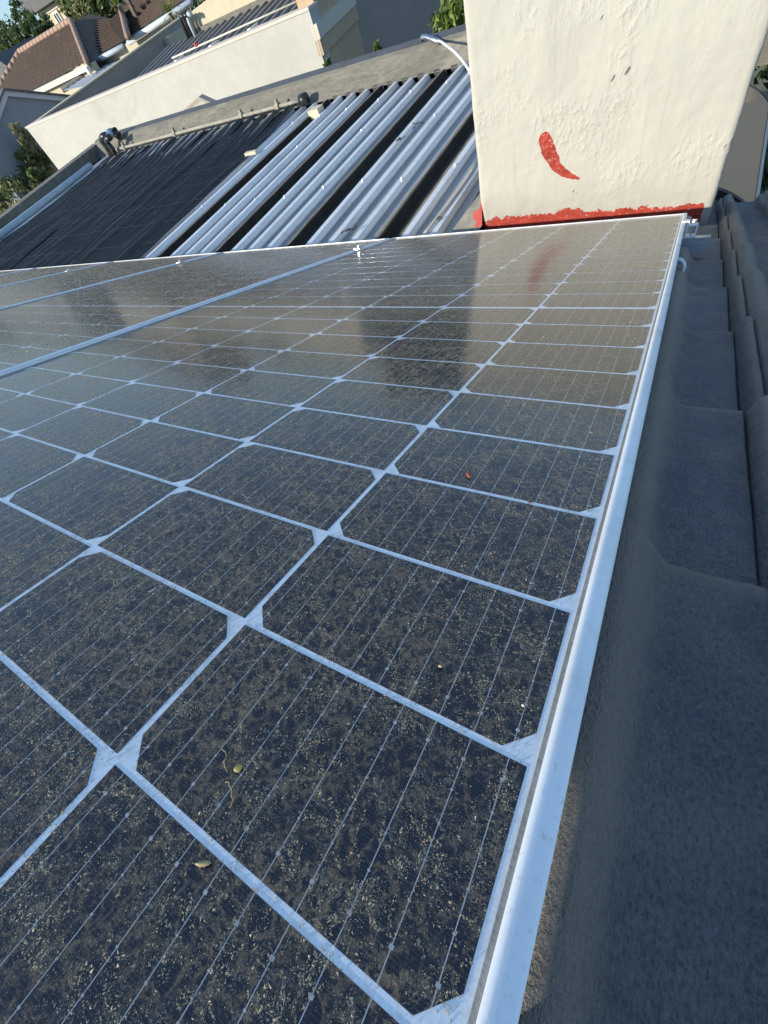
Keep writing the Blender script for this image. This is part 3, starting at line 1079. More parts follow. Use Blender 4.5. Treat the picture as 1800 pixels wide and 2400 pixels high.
def dust_grains():
    rg = np.random.default_rng(5)
    U, V, S = [], [], []
    # (u range, v range, candidates per m2, grain size)
    for (u0, u1, v0, v1, dens, size) in ((-1.06, -.0022, -.06, .62, 2100000, .00025), (-1.115, -.0022, .62, 1.962, 110000, .00052), (-2.26, -1.15, .25, 1.962, 70000, .0008),
                                         (-5.7, -2.30, .7, 1.962, 30000, .0012)):
        n = int((u1 - u0) * (v1 - v0) * dens)
        u, v = rg.uniform(u0, u1, n), rg.uniform(v0, v1, n)
        d, fl = dust_density(u, v)
        # stay off the frames
        q = (u - .004) % -PITCH
        cu, cv = (u % -PITCH) % W, (v - (v > .8375) * MGAP) % P
        line = (cu < GU / 2 + .0004) | (cu > W - GU / 2 - .0004) | (cv < GR / 2 + .0004) | (cv > P - GR / 2 - .0004)
        line |= (W / 2 - np.abs(cu - W / 2)) + (P / 2 - np.abs(cv - P / 2)) < CH + GU / 2 + GR / 2
        d = d * np.where(line, .22, 1)
        ok = (rg.random(n) < d) & (q > UL - .004 + .013)
        U.append(u[ok])
        V.append(v[ok])
        S.append(size * rg.lognormal(0, .30, ok.sum()) * (1 + .35 * fl[ok]))
    U, V, S = np.concatenate(U), np.concatenate(V), np.concatenate(S)
    n = len(U)
    ang = rg.uniform(0, 2 * np.pi, n)
    lon = rg.uniform(1.0, 2.4, n)
    hgt = S * rg.uniform(.25, .70, n)
    vs = np.zeros((n, 4, 3))
    for k in range(3):
        a = 2 * np.pi * k / 3 + rg.uniform(-.4, .4, n)
        lx, ly = np.cos(a) * S * lon, np.sin(a) * S * .8
        vs[:, k, 0] = U + lx * np.cos(ang) - ly * np.sin(ang)
        vs[:, k, 1] = V + lx * np.sin(ang) + ly * np.cos(ang)
        vs[:, k, 2] = -.0013
    vs[:, 3, 0] = U + rg.normal(0, .35, n) * S
    vs[:, 3, 1] = V + rg.normal(0, .35, n) * S
    vs[:, 3, 2] = -.0012 + hgt
    R = np.array(PM)
    vs = vs.reshape(-1, 3) @ R.T
    base = np.arange(n)[:, None] * 4
    fs = np.stack([base + np.array([0, 1, 3]), base + np.array([1, 2, 3]), base + np.array([2, 0, 3])], 1).reshape(-1)
    me = bpy.data.meshes.new('dust')
    me.vertices.add(n * 4)
    me.vertices.foreach_set('co', vs.reshape(-1))
    me.loops.add(n * 9)
    me.loops.foreach_set('vertex_index', fs.astype(np.int32))
    me.polygons.add(n * 3)
    me.polygons.foreach_set('loop_start', np.arange(0, n * 9, 3, dtype=np.int32))
    me.update(calc_edges=True)
    m = NT('tan_dust')
    p = m.pos()
    m.set(m.b.inputs['Base Color'], m.mix(m.ramp(m.noise(p, 700, 2, .6), .35, .65), (.50, .36, .21), (.80, .61, .39)))
    m.b.inputs['Roughness'].default_value = .8
    m.b.inputs['Specular IOR Level'].default_value = .3
    me.materials.append(m.mat)
    o = bpy.data.objects.new('dust', me)
    col.objects.link(o)
    tag(o, 'dried tan dust clinging to the glass of the panels', None, None, 'stuff')
    print('dust grains', n)


dust_grains()

# mounting rail under the panels, clamps, hook
mb = MB()
RT = -.0365
mb.box((-5.8, 1.735, RT - .040), (.088, 1.741, RT))
mb.box((-5.8, 1.741, RT - .006), (.088, 1.772, RT))
mb.box((-5.8, 1.772, RT - .040), (.088, 1.778, RT))
mb.box((-5.8, 1.741, RT - .040), (.088, 1.772, RT - .035))
mb.box((-5.8, 1.7325, RT - .016), (.088, 1.735, RT - .012))
o = empty('mounting_rail', rp(0, 1.755, RT), 'grey aluminium rail end sticking out past the panel corner below the chimney', 'rail', None, (-SL, 0, 0))
me = mb.mesh('rail_profile', M['rail'], (0, 1.755, RT))
lpart('rail_profile', me, o)

clamp = empty('end_clamp', rp(.030, 1.772, RT), 'bright metal clamp with bolt gripping the panel corner by the chimney', 'clamp', None, (-SL, 0, 0))
mb = MB()
zt = .0055 - RT
ring = [(-.026, zt), (-.005, zt), (-.005, .004), (.020, .004), (.020, .0), (-.009, .0), (-.009, zt - .0032), (-.026, zt - .0032)]
mb.prism([(x, -.020, z) for x, z in ring], (0, .040, 0))
mb.prism([(.016, -.020, .004), (.020, -.020, .004), (.020, -.020, zt * .75), (.016, -.020, zt * .75)], (0, .040, 0))
mb.box((-.006, -.020, zt * .75 - .003), (.020, .020, zt * .75))
lpart('bracket', mb.mesh('bracket', M['frame']), clamp)
mb = MB()
zc = zt * .75
mb.tube([(.007, 0, zc), (.007, 0, zc + .002)], .011, 16)
mb.tube([(.007, 0, zc + .002), (.007, 0, zc + .011)], .0075, 12)
mb.tube([(.007, 0, 0), (.007, 0, zc)], .004, 10)
lpart('bolt', mb.mesh('bolt', M['steel']), clamp)

CL = ['small bright clamp between the chimney panel and the next', 'small bright clamp between the second and third panels',
      'small bright clamp between the third and fourth panels', 'small bright clamp between the fourth and fifth panels']
mb = MB()
mb.box((-.0155, -.017, .0030), (.0155, .017, .0058))
mb.box((-.007, -.022, -.030), (.007, .022, .0030))
mbr = mb.mesh('clamp_plate', M['rail'])
mb = MB()
mb.tube([(0, 0, .0062), (0, 0, .014)], .0068, 10)
mbo = mb.mesh('bolt', M['steel'])
for i in range(4):
    o = empty('mid_clamp', rp((UR + UL) / 2 - PW / 2 - .0085 - i * PITCH, 1.70 - .02 * i, 0), CL[i], 'clamp', 'clamps between the solar panels', (-SL, 0, 0))
    lpart('clamp_plate', mbr, o)
    lpart('bolt', mbo, o)

mb = MB()
pts = []
for k in range(9):
    t = k / 8
    a = -pi * .1 + t * pi * 1.1
    pts.append(rp(.018 + .018 * sin(a), 1.44 + .0, -.062 + .022 * cos(a)))
pts.append(rp(-.06, 1.50, -.088))
mb.tube(pts, .0055, 8)
solo('roof_hook', mb, M['frame'], 'curved pale roof hook under the panel edge below the clamp', 'hook', smooth=True)

# ------------------------------------------------------------------ litter on the glass
rl = random.Random(21)


def litter(name, px, py, label, cat, L, Wd, ang, mats, h=.0016, curl=.25, group=None):
    """small leaf or seed lying on the glass: pointed oval, domed"""
    c = on_roof(px, py, .0005)
    L, Wd, h = L * .82, Wd * .82, h * .82
    mb = MB()
    n, k = 9, 4
    for i in range(n):
        t = i / (n - 1)
        wv = Wd / 2 * sin(pi * min(1, max(0, .06 + .9 * t))) ** .8
        for j in range(-k, k + 1):
            s_ = j / k
            x = (t - .5) * L
            y = s_ * wv + curl * L * .3 * (t - .5) ** 2
            z = h * (1 - s_ * s_) * (1 - abs(2 * t - 1) ** 3 * .7) + .0002 + curl * .004 * abs(t - .5) ** 2
            ca, sa = cos(ang), sin(ang)
            mb.v.append(tuple(rp(c.x + x * ca - y * sa, c.y + x * sa + y * ca, z)))
    w_ = 2 * k + 1
    for i in range(n - 1):
        for j in range(2 * k):
            mb.f.append((i * w_ + j, (i + 1) * w_ + j, (i + 1) * w_ + j + 1, i * w_ + j + 1))
            mb.m.append(0)
    return solo(name, mb, mats, label, cat, group, smooth=True)


M['red_leaf'] = simple('red_dry_leaf', (.38, .07, .045), (.26, .05, .035), 300, .6, bump=.3, bscale=900, bdist=.0008)
M['yellow_seed'] = simple('yellow_seed', (.62, .50, .15), (.40, .29, .07), 260, .6, bump=.2, bscale=900, bdist=.0006)
M['straw'] = simple('straw', (.50, .40, .21), (.33, .25, .13), 300, .8, bump=.3, bscale=900, bdist=.0006)
M['pale_seed'] = simple('pale_seed', (.66, .64, .56), (.5, .48, .42), 300, .7, bump=.2, bscale=900, bdist=.0006)
litter('dry_leaf', 1098, 1113, 'small dry red leaf on the glass in the first cell column', 'leaf', .0125, .0042, -1.0, M['red_leaf'])
litter('seed', 558, 1800, 'round yellow seed lying on the nearest dusty cells', 'seed', .0052, .0046, .8, M['yellow_seed'], h=.0010)
litter('seed_husk', 476, 2024, 'straw coloured seed husk beside the nearest white grid line', 'seed husk', .0085, .0026, .55, M['straw'], h=.0014)
litter('seed', 356, 1383, 'slim white seed on the second column of cells', 'seed', .0068, .0022, 1.2, M['pale_seed'], h=.0007)
litter('seed', 1226, 1653, 'tiny round cream seed near the frame', 'seed', .0020, .0019, .3, M['pale_seed'], h=.0012)
litter('seed', 1032, 1561, 'tiny tan seed in the middle of a near cell', 'seed', .0030, .0022, .3, M['straw'], h=.0012)
litter('petal', 1241, 1177, 'red speck on a white grid line near the frame', 'petal', .0040, .0026, .3, M['red_leaf'], h=.0008)
litter('straw_bit', 398, 1243, 'thin bent straw on the third row of cells', 'straw', .017, .0014, 1.0, M['straw'], h=.0006, curl=1.1)
litter('straw_bit', 403, 1382, 'short straw with tiny stem near the slim white seed', 'straw', .0085, .0013, 1.3, M['straw'], h=.0008, curl=.6)
# curly dust worms beside the yellow seed
mb = MB()
for path in (((520, 1756), (528, 1762), (531, 1772), (525, 1785), (527, 1797), (533, 1810)),
             ((528, 1834), (536, 1832), (537, 1841), (543, 1850), (543, 1866), (546, 1876), (543, 1886), (539, 1893))):
    mb.tube([rp(*on_roof(x, y, .0003)) for x, y in path], .00020, 5)
solo('dried_worm', mb, M['straw'], 'two thin pale wriggling threads beside the yellow seed', 'thread', smooth=True)

# ================================================================== things on the flat roof
# pool heating mats
heater = empty('pool_heater', (-5.5, 3.5, ZP + RIB), 'black solar pool heating mats with tubes laid over the corrugated flat roof', 'pool heater')


def lerp(a, b, t):
    return a + (b - a) * t


edges = [((-7.22, 2.1), (-7.42, 4.98)), ((-5.84, 2.1), (-6.22, 4.92)), ((-4.66, 2.1), (-5.06, 4.90)), ((-3.56, 2.1), (-3.66, 4.86))]
ZM = ZP + RIB + .004
TWD = .026
rm = random.Random(12)
for s in range(3):
    l0, l1 = edges[s]
    r0, r1 = edges[s + 1]
    nt = int((r0[0] - l0[0]) / TWD)
    mb = MB()
    gaps = []
    for i in range(nt):
        bw = .35 + .65 * (0.5 + noise.noise((i // 6 * 5.1, s * 3.3, 2)))
        f0 = (i + .5) / nt * .965 + .012
        bundle = (i // 6 + .5) * 6 / nt
        ph = rm.uniform(0, 6)
        rows = 16
        o = len(mb.v)
        for j in range(rows + 1):
            t = j / rows
            pull = max(0, (t - .62) / .38) ** 1.5
            f = lerp(f0, lerp(f0, bundle, .95 * bw), pull)
            f += .010 * noise.noise((t * 3.5, i * .09, s * 5)) + .018 * pull * noise.noise((i * .35, s, 1)) + .012 * noise.noise((t * 5, (i // 6) * 3.7, s + 9))
            x0 = lerp(l0[0], l1[0], t)
            x1 = lerp(r0[0], r1[0], t)
            x = lerp(x0, x1, f)
            y = lerp(2.1, lerp(l1[1], r1[1], f), t)
            ripple = .018 * noise.noise((x * 2.2, y * 2.6, 3)) + .010 * noise.noise((x * 9, y * .9, 8))
            z = ZM + max(-.002, ripple) + (.030 * pull)
            hw = TWD * .47 * (1 - .35 * pull) * ((r0[0] - l0[0]) / nt / TWD)
            mb.v += [(x - hw, y, z), (x - hw * .5, y, z + .006), (x + hw * .5, y, z + .006), (x + hw, y, z)]
        for j in range(rows):
            for q in range(3):
                mb.f.append((o + j * 4 + q, o + j * 4 + q + 1, o + (j + 1) * 4 + q + 1, o + (j + 1) * 4 + q))
                mb.m.append(0)
    part('tube_mat', mb, M['mat'], heater, kind='stuff')
# spacer strips across the mats
mb = MB()
for j in range(7):
    y = 2.35 + j * .33
    prev = None
    for s in range(3):
        for i in range(24):
            t = (y - 2.1) / 2.8
            xa = lerp(lerp(edges[s][0][0], edges[s][1][0], t), lerp(edges[s + 1][0][0], edges[s + 1][1][0], t), .02 + .96 * i / 23)
            z = ZM + .0075 + max(-.002, .010 * noise.noise((xa * 2.2, y * 2.6, 3)) + .007 * noise.noise((xa * 9, y * .9, 8)))
            q = len(mb.v)
            mb.v += [(xa, y - .0035, z), (xa, y + .0035, z)]
            if i:
                mb.f.append((q - 2, q, q + 1, q - 1))
                mb.m.append(0)
part('spacer_strip', mb, M['rubber'], heater, kind='stuff')
hy = lambda x: par_y(x) - .085
mb = MB()
mb.tube([(x, hy(x) + .008 * noise.noise((x, 0, 0)), ZM + .048) for x in [-7.46 + .2 * k for k in range(20)]], .016, 10)
part('header_pipe', mb, M['pvc_tan'], heater, True)
for x in (at_z(392, 327, ZM + .05).x, at_z(548, 287, ZM + .05).x, at_z(268, 362, ZM + .05).x, -4.0):
    mb = MB()
    mb.tube([(x - .022, hy(x), ZM + .048), (x + .022, hy(x), ZM + .048)], .034, 10)
    mb.box((x - .012, hy(x) - .012, ZM + .07), (x + .012, hy(x) + .02, ZM + .105))
    part('pipe_clip', mb, M['pvc_tan'], heater)
mb = MB()
mb.tube([(-3.66, hy(-3.6), ZM + .048), (-3.58, hy(-3.6), ZM + .05)], .05, 12)
part('end_cap', mb, M['black_pvc'], heater, True)

# pale feed pipe along the left parapet
mb = MB()
mb.tube([(-7.33, 2.05, ZM + .03), (-7.44, 3.0, ZM + .032), (-7.54, 3.9, ZM + .03), (-7.64, 4.75, ZM + .034)], .036, 10)
fp = solo('feed_pipe', mb, M['grey_pvc'], 'pale grey pipe running beside the black mats along the left parapet', 'pipe', smooth=True)

# black elbow and union where the mat's pipe climbs the parapet
cx_, cy_ = -7.62, 5.13
e = empty('pipe_elbow', (cx_, cy_, ZM), 'black elbow pipe with blue grey union over the parapet corner', 'pipe fitting')
mb = MB()
mb.tube([at_y(x, y, 5.08) for x, y in ((263, 368), (257, 356), (249, 343), (241, 334), (238, 327), (241, 320), (249, 317))], .040, 12)
part('elbow', mb, M['black_pvc'], e, True)
mb = MB()
mb.tube([at_y(x, y, 5.02) for x, y in ((270, 362), (264, 350), (256, 340), (250, 332), (252, 325), (258, 322))], .036, 12)
part('elbow', mb, M['black_pvc'], e, True)
mb = MB()
mb.tube([at_y(248, 318, 5.10), at_y(265, 310, 5.18)], .052, 14)
part('union', mb, M['grey_pvc'], e, True)
mb = MB()
mb.tube([at_y(x, y, 5.2) for x, y in ((265, 310), (271, 307), (276, 312), (278, 322))], .044, 12)
part('elbow', mb, M['black_pvc'], e, True)

# clay block wedged at the parapet
mb = MB()
p = at_z(738, 258, ZP + .06)
mb.box((p.x - .055, p.y - .05, ZP + .0), (p.x + .065, p.y + .06, ZP + .075), mat=Matrix.Translation((0, 0, 0)))
solo('clay_block', mb, M['clay'], 'cream block lying on the ribs near the parapet', 'block')

# white flexible conduit arching over the parapet to the chimney
mb = MB()
pts = [at_y(x, y, Y) for x, y, Y in ((1026, 94, 4.92), (1036, 99, 4.7), (1050, 109, 4.4), (1066, 122, 4.05), (1082, 139, 3.7), (1095, 157, 3.35), (1110, 182, 2.95), (1122, 215, 2.75))]
mb.tube(pts, .0085, 8)
cond = solo('conduit', mb, M['white_pvc'], 'white flexible conduit arching from the parapet to the chimney side', 'conduit', smooth=True)
mb = MB()
mb.tube([at_y(x, y, Y) for x, y, Y in ((988, 96, 5.0), (990, 86, 5.0), (1000, 87, 4.98), (1014, 92, 4.95), (1030, 98, 4.9))], .018, 8)
solo('metal_bracket', mb, M['rail'], 'grey metal bracket on the parapet holding the white conduit', 'bracket', smooth=True)

# flat twin cable lying in a trough next to the chimney
mb = MB()
pts = [at_z(x, y, ZP + RIB + .008) for x, y in ((1118, 372), (1100, 405), (1070, 448), (1040, 488), (1000, 538), (985, 560))]
for dx in (0, .010):
    mb.tube([q + Vector((dx, 0, 0)) for q in pts], .0055, 6)
solo('cable', mb, M['cream_trim'], 'cream twin cable lying along the ribs beside the chimney', 'cable', smooth=True)

# leaf litter and scraps on the sheets
M['dark_scrap'] = simple('dark_scrap', (.03, .025, .025), (.05, .04, .035), 60, .8, bump=.3)


def scrap(name, px, py, size, mats, label, cat, seed):
    r = random.Random(seed)
    c = at_z(px, py, ZP + RIB + .003)
    mb = MB()
    for i in range(7):
        a = r.uniform(0, 2 * pi)
        d = r.uniform(0, size * .8)
        x, y = c.x + cos(a) * d * 1.4, c.y + sin(a) * d * .7
        l, w = size * r.uniform(.3, .7), size * r.uniform(.12, .25)
        b = r.uniform(0, pi)
        z = c.z + r.uniform(0, .012)
        ca, sa = cos(b), sin(b)
        mb.add([(x + l * ca, y + l * sa, z + r.uniform(0, .012)), (x - w * sa, y + w * ca, z + .006), (x - l * ca, y - l * sa, z), (x + w * sa, y - w * ca, z + .003)],
               ((0, 1, 2, 3),))
    return solo(name, mb, mats, label, cat)


scrap('dead_leaf', 820, 543, .045, M['dark_scrap'], 'crumpled dark leaf scraps on the sheet just beyond the panel edge', 'leaf scraps', 1)
scrap('dead_leaf', 978, 296, .05, M['dark_scrap'], 'dark leaf scraps on the ribs left of the chimney, high up', 'leaf scraps', 2)
scrap('dead_leaf', 938, 330, .04, M['dark_scrap'], 'small dark flake on the tan lap strip left of the chimney', 'leaf scraps', 3)
scrap('dead_leaf', 1032, 515, .022, M['dark_scrap'], 'tiny dark flakes beside the cream twin cable', 'leaf scraps', 4)
c = at_z(592, 357, ZM + .02)
mb = MB()
mb.box((c.x - .09, c.y - .02, ZM + .008), (c.x + .05, c.y + .02, ZM + .03))
solo('wood_offcut', mb, M['clay'], 'pale wooden offcut lying on the edge of the black mat', 'offcut')

# ================================================================== neighbours
# brown arched awning right of the chimney
aw = empty('awning', (.25, 3.1, -1.45), 'brown arched awning with a pale edge strip behind the chimney', 'awning')
AY0, AY1 = 3.12, 4.42
A = at_y(1765, 497, AY0)
B = at_y(1690, 440, AY0)
Mid = at_y(1736, 463, AY0)
prof_pts = []
for k in range(-6, 11):
    t = k / 10
    x = (1 - t) ** 2 * B.x + 2 * t * (1 - t) * (2 * Mid.x - .5 * (A.x + B.x)) + t * t * A.x
    z = (1 - t) ** 2 * B.z + 2 * t * (1 - t) * (2 * Mid.z - .5 * (A.z + B.z)) + t * t * A.z
    prof_pts.append((x, z))
mb = MB()
ring = [(x, AY0, z) for x, z in prof_pts] + [(x - .004, AY0, z - .012) for x, z in reversed(prof_pts)]
mb.prism(ring, (0, AY1 - AY0, 0))
part('arched_sheet', mb, M['brown_awning'], aw)
mb = MB()
x, z = prof_pts[-1]
mb.box((x + .001, AY0 - .002, z - .03), (x + .016, AY1 + .002, z + .006))
part('edge_strip', mb, M['cream_trim'], aw)
mb = MB()
ring = [(x_, AY0 - .02, z_ - .003) for x_, z_ in prof_pts] + [(x_ - .012, AY0 - .02, z_ - .045) for x_, z_ in reversed(prof_pts)]
mb.prism(ring, (0, .018, 0))
ring = [(x_, AY1, z_ + .004) for x_, z_ in prof_pts] + [(x_ - .012, AY1, z_ - .045) for x_, z_ in reversed(prof_pts)]
mb.prism(ring, (0, .02, 0))
part('end_rib', mb, M['dark_trim'], aw)
mb = MB()
for yy in (AY0 + .15, AY1 - .15):
    mb.box((-.05, yy, -3.9), (.01, yy + .06, prof_pts[0][1] - .05))
part('post', mb, M['dark_trim'], aw)

# white neighbour building
ZT = -.452
wb = empty('white_building', (-9.3, 8.2, -3.9), 'white flat roofed building with a long sunlit wall behind the parapet', 'building')
FL, FR = (-13.49, 7.5), (-5.08, 7.5)
mb = MB()
mb.wall(FL, FR, -3.9, ZT - .03, .22)
part('front_wall', mb, M['white_wall'], wb)
mb = MB()
mb.wall((FL[0] - .012, FL[1] - .012), (FR[0] + .006, FR[1] - .012), ZT - .03, ZT, .25)
part('coping', mb, M['pink_cap'], wb)
mb = MB()
mb.wall((-13.27, 7.72), (-13.27, 13.5), -3.9, -.50, .22, za=-.47, zb=-.26)
part('side_wall', mb, M['grey_face'], wb)
mb = MB()
mb.add([(-13.50, 7.75, ZT - .001), (-13.25, 7.75, ZT - .001), (-13.25, 13.5, -.235), (-13.50, 13.5, -.235),
        (-13.50, 7.75, ZT - .03), (-13.25, 7.75, ZT - .03), (-13.25, 13.5, -.265), (-13.50, 13.5, -.265)],
       ((0, 1, 2, 3), (4, 7, 6, 5), (0, 4, 5, 1), (1, 5, 6, 2), (2, 6, 7, 3), (3, 7, 4, 0)))
part('coping', mb, M['cream_wall'], wb)
mb = MB()
mb.box((-13.25, 12.4, -3.9), (-13.05, 13.5, -.40))
mb.wall((-11.85, 12.0), (-5.2, 12.0), -3.9, .60, .25, za=at_y(438, 38, 12).z, zb=.35)
part('back_wall', mb, M['cream_wall'], wb)
# its ribbed roof
mb = MB()
x = -12.9
while x < -5.7:
    mb.add([(x, 7.85, -1.06), (x + .17, 7.85, -1.06), (x + .19, 7.85, -.97), (x + .25, 7.85, -.97), (x + .27, 7.85, -1.06),
            (x, 11.93, -.62), (x + .17, 11.93, -.62), (x + .19, 11.93, -.52), (x + .25, 11.93, -.52), (x + .27, 11.93, -.62)],
           ((0, 1, 6, 5), (1, 2, 7, 6), (2, 3, 8, 7), (3, 4, 9, 8)), 0)
    x += .27
part('ribbed_roof', mb, M['rib_grey'], wb)
mb = MB()
mb.box((-11.85, 11.93, -.60), (-5.4, 11.99, -.46))
part('roof_flashing', mb, M['parapet'], wb)
# right side wall with mouldings
sd = Vector((-.30, 1.70)).normalized()
R1 = Vector(FR) + sd * 1.74
mb = MB()
mb.wall((FR[0] - .04, FR[1] + .222), (R1.x, R1.y), -3.9, -.05, .25, za=-.10, zb=-.05)
part('side_wall', mb, M['tan_face'], wb)
for (z0, z1, th, mt) in ((-.77, -.62, .05, 'tan_band'), (-.93, -.772, .035, 'tan_face')):
    mb = MB()
    mb.wall((FR[0] + th, FR[1] + .01), (R1.x + th, R1.y), z0, z1, th + .05)
    part('moulding', mb, M[mt], wb)
# gutter pipe on brackets with a red tap
mb = MB()
zp_ = ZT + .03
mb.tube([(-8.45, 7.92, zp_), (-6.9, 7.92, zp_ + .01), (-5.4, 7.92, zp_ + .02)], .012, 8)
wp = empty('water_pipe', (-7, 7.92, ZT), 'white pipe on brackets running behind the white wall top', 'pipe')
part('pipe', mb, M['cream_trim'], wp, True)
mb = MB()
for x in (-8.2, -7.3, -6.4):
    mb.box((x - .03, 7.72, ZT - .06), (x + .03, 7.95, zp_ - .02))
part('bracket', mb, M['white_pvc'], wp)
mb = MB()
q = at_y(460, 106, 7.92)
mb.tube([(q.x - .03, q.y, q.z), (q.x + .03, q.y, q.z)], .020, 10)
mb.box((q.x - .012, q.y - .03, q.z - .01), (q.x + .012, q.y, q.z + .035))
part('tap', mb, M['red_plastic'], wp)
# dark vent pipes at the far corner
for k, (px, py, lab, mt) in enumerate(((424, 48, 'black bent pipe at the far corner of the white building, left one', 'black_pvc'),
                                       (432, 46, 'black bent pipe at the far corner of the white building, middle one', 'black_pvc'),
                                       (440, 44, 'grey bent pipe at the far corner of the white building, beside the cream wall', 'grey_pvc'))):
    q = at_y(px, py, 11.8)
    mb = MB()
    mb.tube([(q.x, q.y, -.6), (q.x, q.y, q.z - .05), (q.x + .02, q.y, q.z + .02), (q.x + .1, q.y - .02, q.z + .06), (q.x + .2, q.y - .02, q.z + .03)], .045, 8)
    solo('vent_pipe', mb, M[mt], lab, 'pipe', 'vent pipes on the white building', smooth=True)

sg = empty('small_gable', (-6, 6.3, -3.9), 'small grey gable tip peeking over the parapet in front of the white wall', 'roof')
ga, gl, gr_ = at_y(465, 227, 6.2), at_y(404, 282, 6.2), at_y(520, 252, 6.2)
gback = Vector((0, .10, 0))
mb = MB()
mb.prism([ga, gl, gl + Vector((0, 0, -.03)), ga + Vector((0, 0, -.035))], gback)
mb.prism([ga, ga + Vector((0, 0, -.035)), gr_ + Vector((0, 0, -.03)), gr_], gback)
part('roof', mb, M['grey_face'], sg)
mb = MB()
mb.prism([ga + Vector((0, .03, -.05)), gl + Vector((.1, .03, -.03)), Vector((gl.x + .1, 6.23, -3.9)), Vector((gr_.x - .1, 6.23, -3.9)), gr_ + Vector((-.1, .03, -.03))], Vector((0, .06, 0)))
part('wall', mb, M['white_wall'], sg)

# taupe building right of it
tb = empty('taupe_building', (-4.4, 11, -3.9), 'taupe building in shade beyond the parapet, beside the chimney', 'building')
T0 = R1
T1 = Vector((T0.x + sin(radians(30)) * 5, T0.y + cos(radians(30)) * 5))
mb = MB()
mb.wall((T0.x, T0.y), (T1.x, T1.y), -3.9, .9, .25)
part('wall', mb, M['grey_face'], tb)
ob = empty('orange_building', (-4.2, 12, -3.9), 'tan building with an overhanging eave at the picture top beside the chimney', 'building')
q0, q1 = at_y(1008, 12, 13), at_y(1100, 20, 13)
mb = MB()
mb.box((q0.x - 1.6, 13, -3.9), (q1.x + 2.5, 16, q0.z + .35))
part('wall', mb, M['tan_face'], ob)
mb = MB()
mb.box((q0.x - 1.7, 12.5, q0.z + .05), (q1.x + 2.6, 16.2, q0.z + .22))
part('roof', mb, M['cream_wall'], ob)

# blue grey gable at the left edge
gb = empty('grey_gable_house', (-19, 10, -3.9), 'blue grey gable end with pale barge boards at the left edge', 'house')
XG = -16.0
ap = at_x(7, 213, XG)
rt = at_x(168, 229, XG)
lf = Vector((XG, ap.y - (rt.y - ap.y), rt.z))
mb = MB()
mb.prism([(XG, lf.y, -3.9), (XG, rt.y + .6, -3.9), (XG, rt.y + .6, rt.z - .2), (XG, ap.y, ap.z - .02), (XG, lf.y, lf.z)], (-6, 0, 0))
part('wall', mb, M['gable_blue'], gb)
mb = MB()
for a_, b_ in ((ap, rt + Vector((0, .6, (rt.z - ap.z) / (rt.y - ap.y) * .6))), (ap, lf)):
    d = Vector((0, 0, -.11))
    mb.prism([a_ + Vector((.003, 0, 0)), b_ + Vector((.003, 0, 0)), b_ + d + Vector((.003, 0, 0)), a_ + d + Vector((.003, 0, 0))], (.06, 0, 0))
part('barge_board', mb, M['gable_trim'], gb)
mb = MB()
for a_, b_ in ((ap, rt + Vector((0, .6, (rt.z - ap.z) / (rt.y - ap.y) * .6))), (ap, lf)):
    mb.prism([a_ + Vector((.12, 0, .003)), b_ + Vector((.12, 0, .003)), b_ + Vector((.12, 0, .04)), a_ + Vector((.12, 0, .04))], (-6.2, 0, 0))
part('roof', mb, M['dark_roof'], gb)

# brown tiled house
th = empty('tiled_house', (-28, 20, -3.9), 'house with brown clay tiled hipped roofs and pink ridge tiles', 'house')


def tile_face(a, b, c, d, nc, nr, h=.055):
    """clay tile slope: a,b eave left/right; c,d ridge right/left"""
    a, b, c, d = (Vector(v) for v in (a, b, c, d))
    nrm = (b - a).cross(d - a).normalized()
    if nrm.z < 0:
        nrm = -nrm
    mb = MB()
    ns = nc * 4
    for r in range(nr):
        for (tt, off) in ((r / nr, h), ((r + 1.0) / nr, 0.0)):
            l, rr_ = a.lerp(d, tt), b.lerp(c, tt)
            for i in range(ns + 1):
                p = l.lerp(rr_, i / ns)
                w = h * .55 * (0.5 + .5 * sin(i * pi / 2 + r * .0))
                mb.v.append(tuple(p + nrm * (off + w)))
    n1 = ns + 1
    for r in range(nr):
        o = r * 2 * n1
        for i in range(ns):
            mb.f.append((o + i, o + i + 1, o + n1 + i + 1, o + n1 + i))
            mb.m.append(0)
            if r:
                mb.f.append((o - n1 + i, o - n1 + i + 1, o + i + 1, o + i))
                mb.m.append(0)
        # nose of the course
    return mb


E0, E1 = at_y(-45, 280, 18), at_y(206, 150, 18)
R0, R1r = at_y(48, 125, 21), at_y(168, 52, 21)
RBK = Vector((0, 3.2, -1.3))
tr = part('roof', tile_face(E0, E1, R1r, R0, 26, 15), M['clay_roof'], th)
mb = MB()
mb.prism([E1 + Vector((-.05, .1, -.05)), E1 + Vector((.1, 4.5, -.05)), R1r + Vector((.0, 1.2, -.02)), R1r + Vector((-.05, 0, -.02))], (-.1, 0, 0))
part('gable_wall', mb, M['clay_roof'], th)
B0, B1 = at_y(204, 150, 19.0), at_y(292, 101, 19.0)
B2, B3 = at_y(262, 44, 22), at_y(168, 50, 22)
part('roof', tile_face(B0, B1, B2, B3, 16, 14), M['clay_roof'], th)
C0, C1 = at_y(289, 101, 18.7), at_y(302, 90, 17.6)
C2, C3 = at_y(285, 22, 20.5), at_y(256, 50, 21.4)
part('roof', tile_face(C0, C1, C2, C3, 10, 13), M['clay_roof'], th)
D0, D1 = at_y(302, 94, 18.4), at_y(450, -4, 18.4)
D2, D3 = at_y(420, -70, 21.6), at_y(283, 20, 21.6)
part('roof', tile_face(D0, D1, D2, D3, 26, 14), M['clay_roof'], th)


def ridge(a, b, n, r=.13):
    a, b = Vector(a), Vector(b)
    for k in range(n):
        p, q = a.lerp(b, k / n), a.lerp(b, (k + 1.06) / n)
        mb = MB()
        mb.tube([p, q], [r, r * .93], 8)
        part('ridge_tile', mb, M['clay_ridge'], th, True)


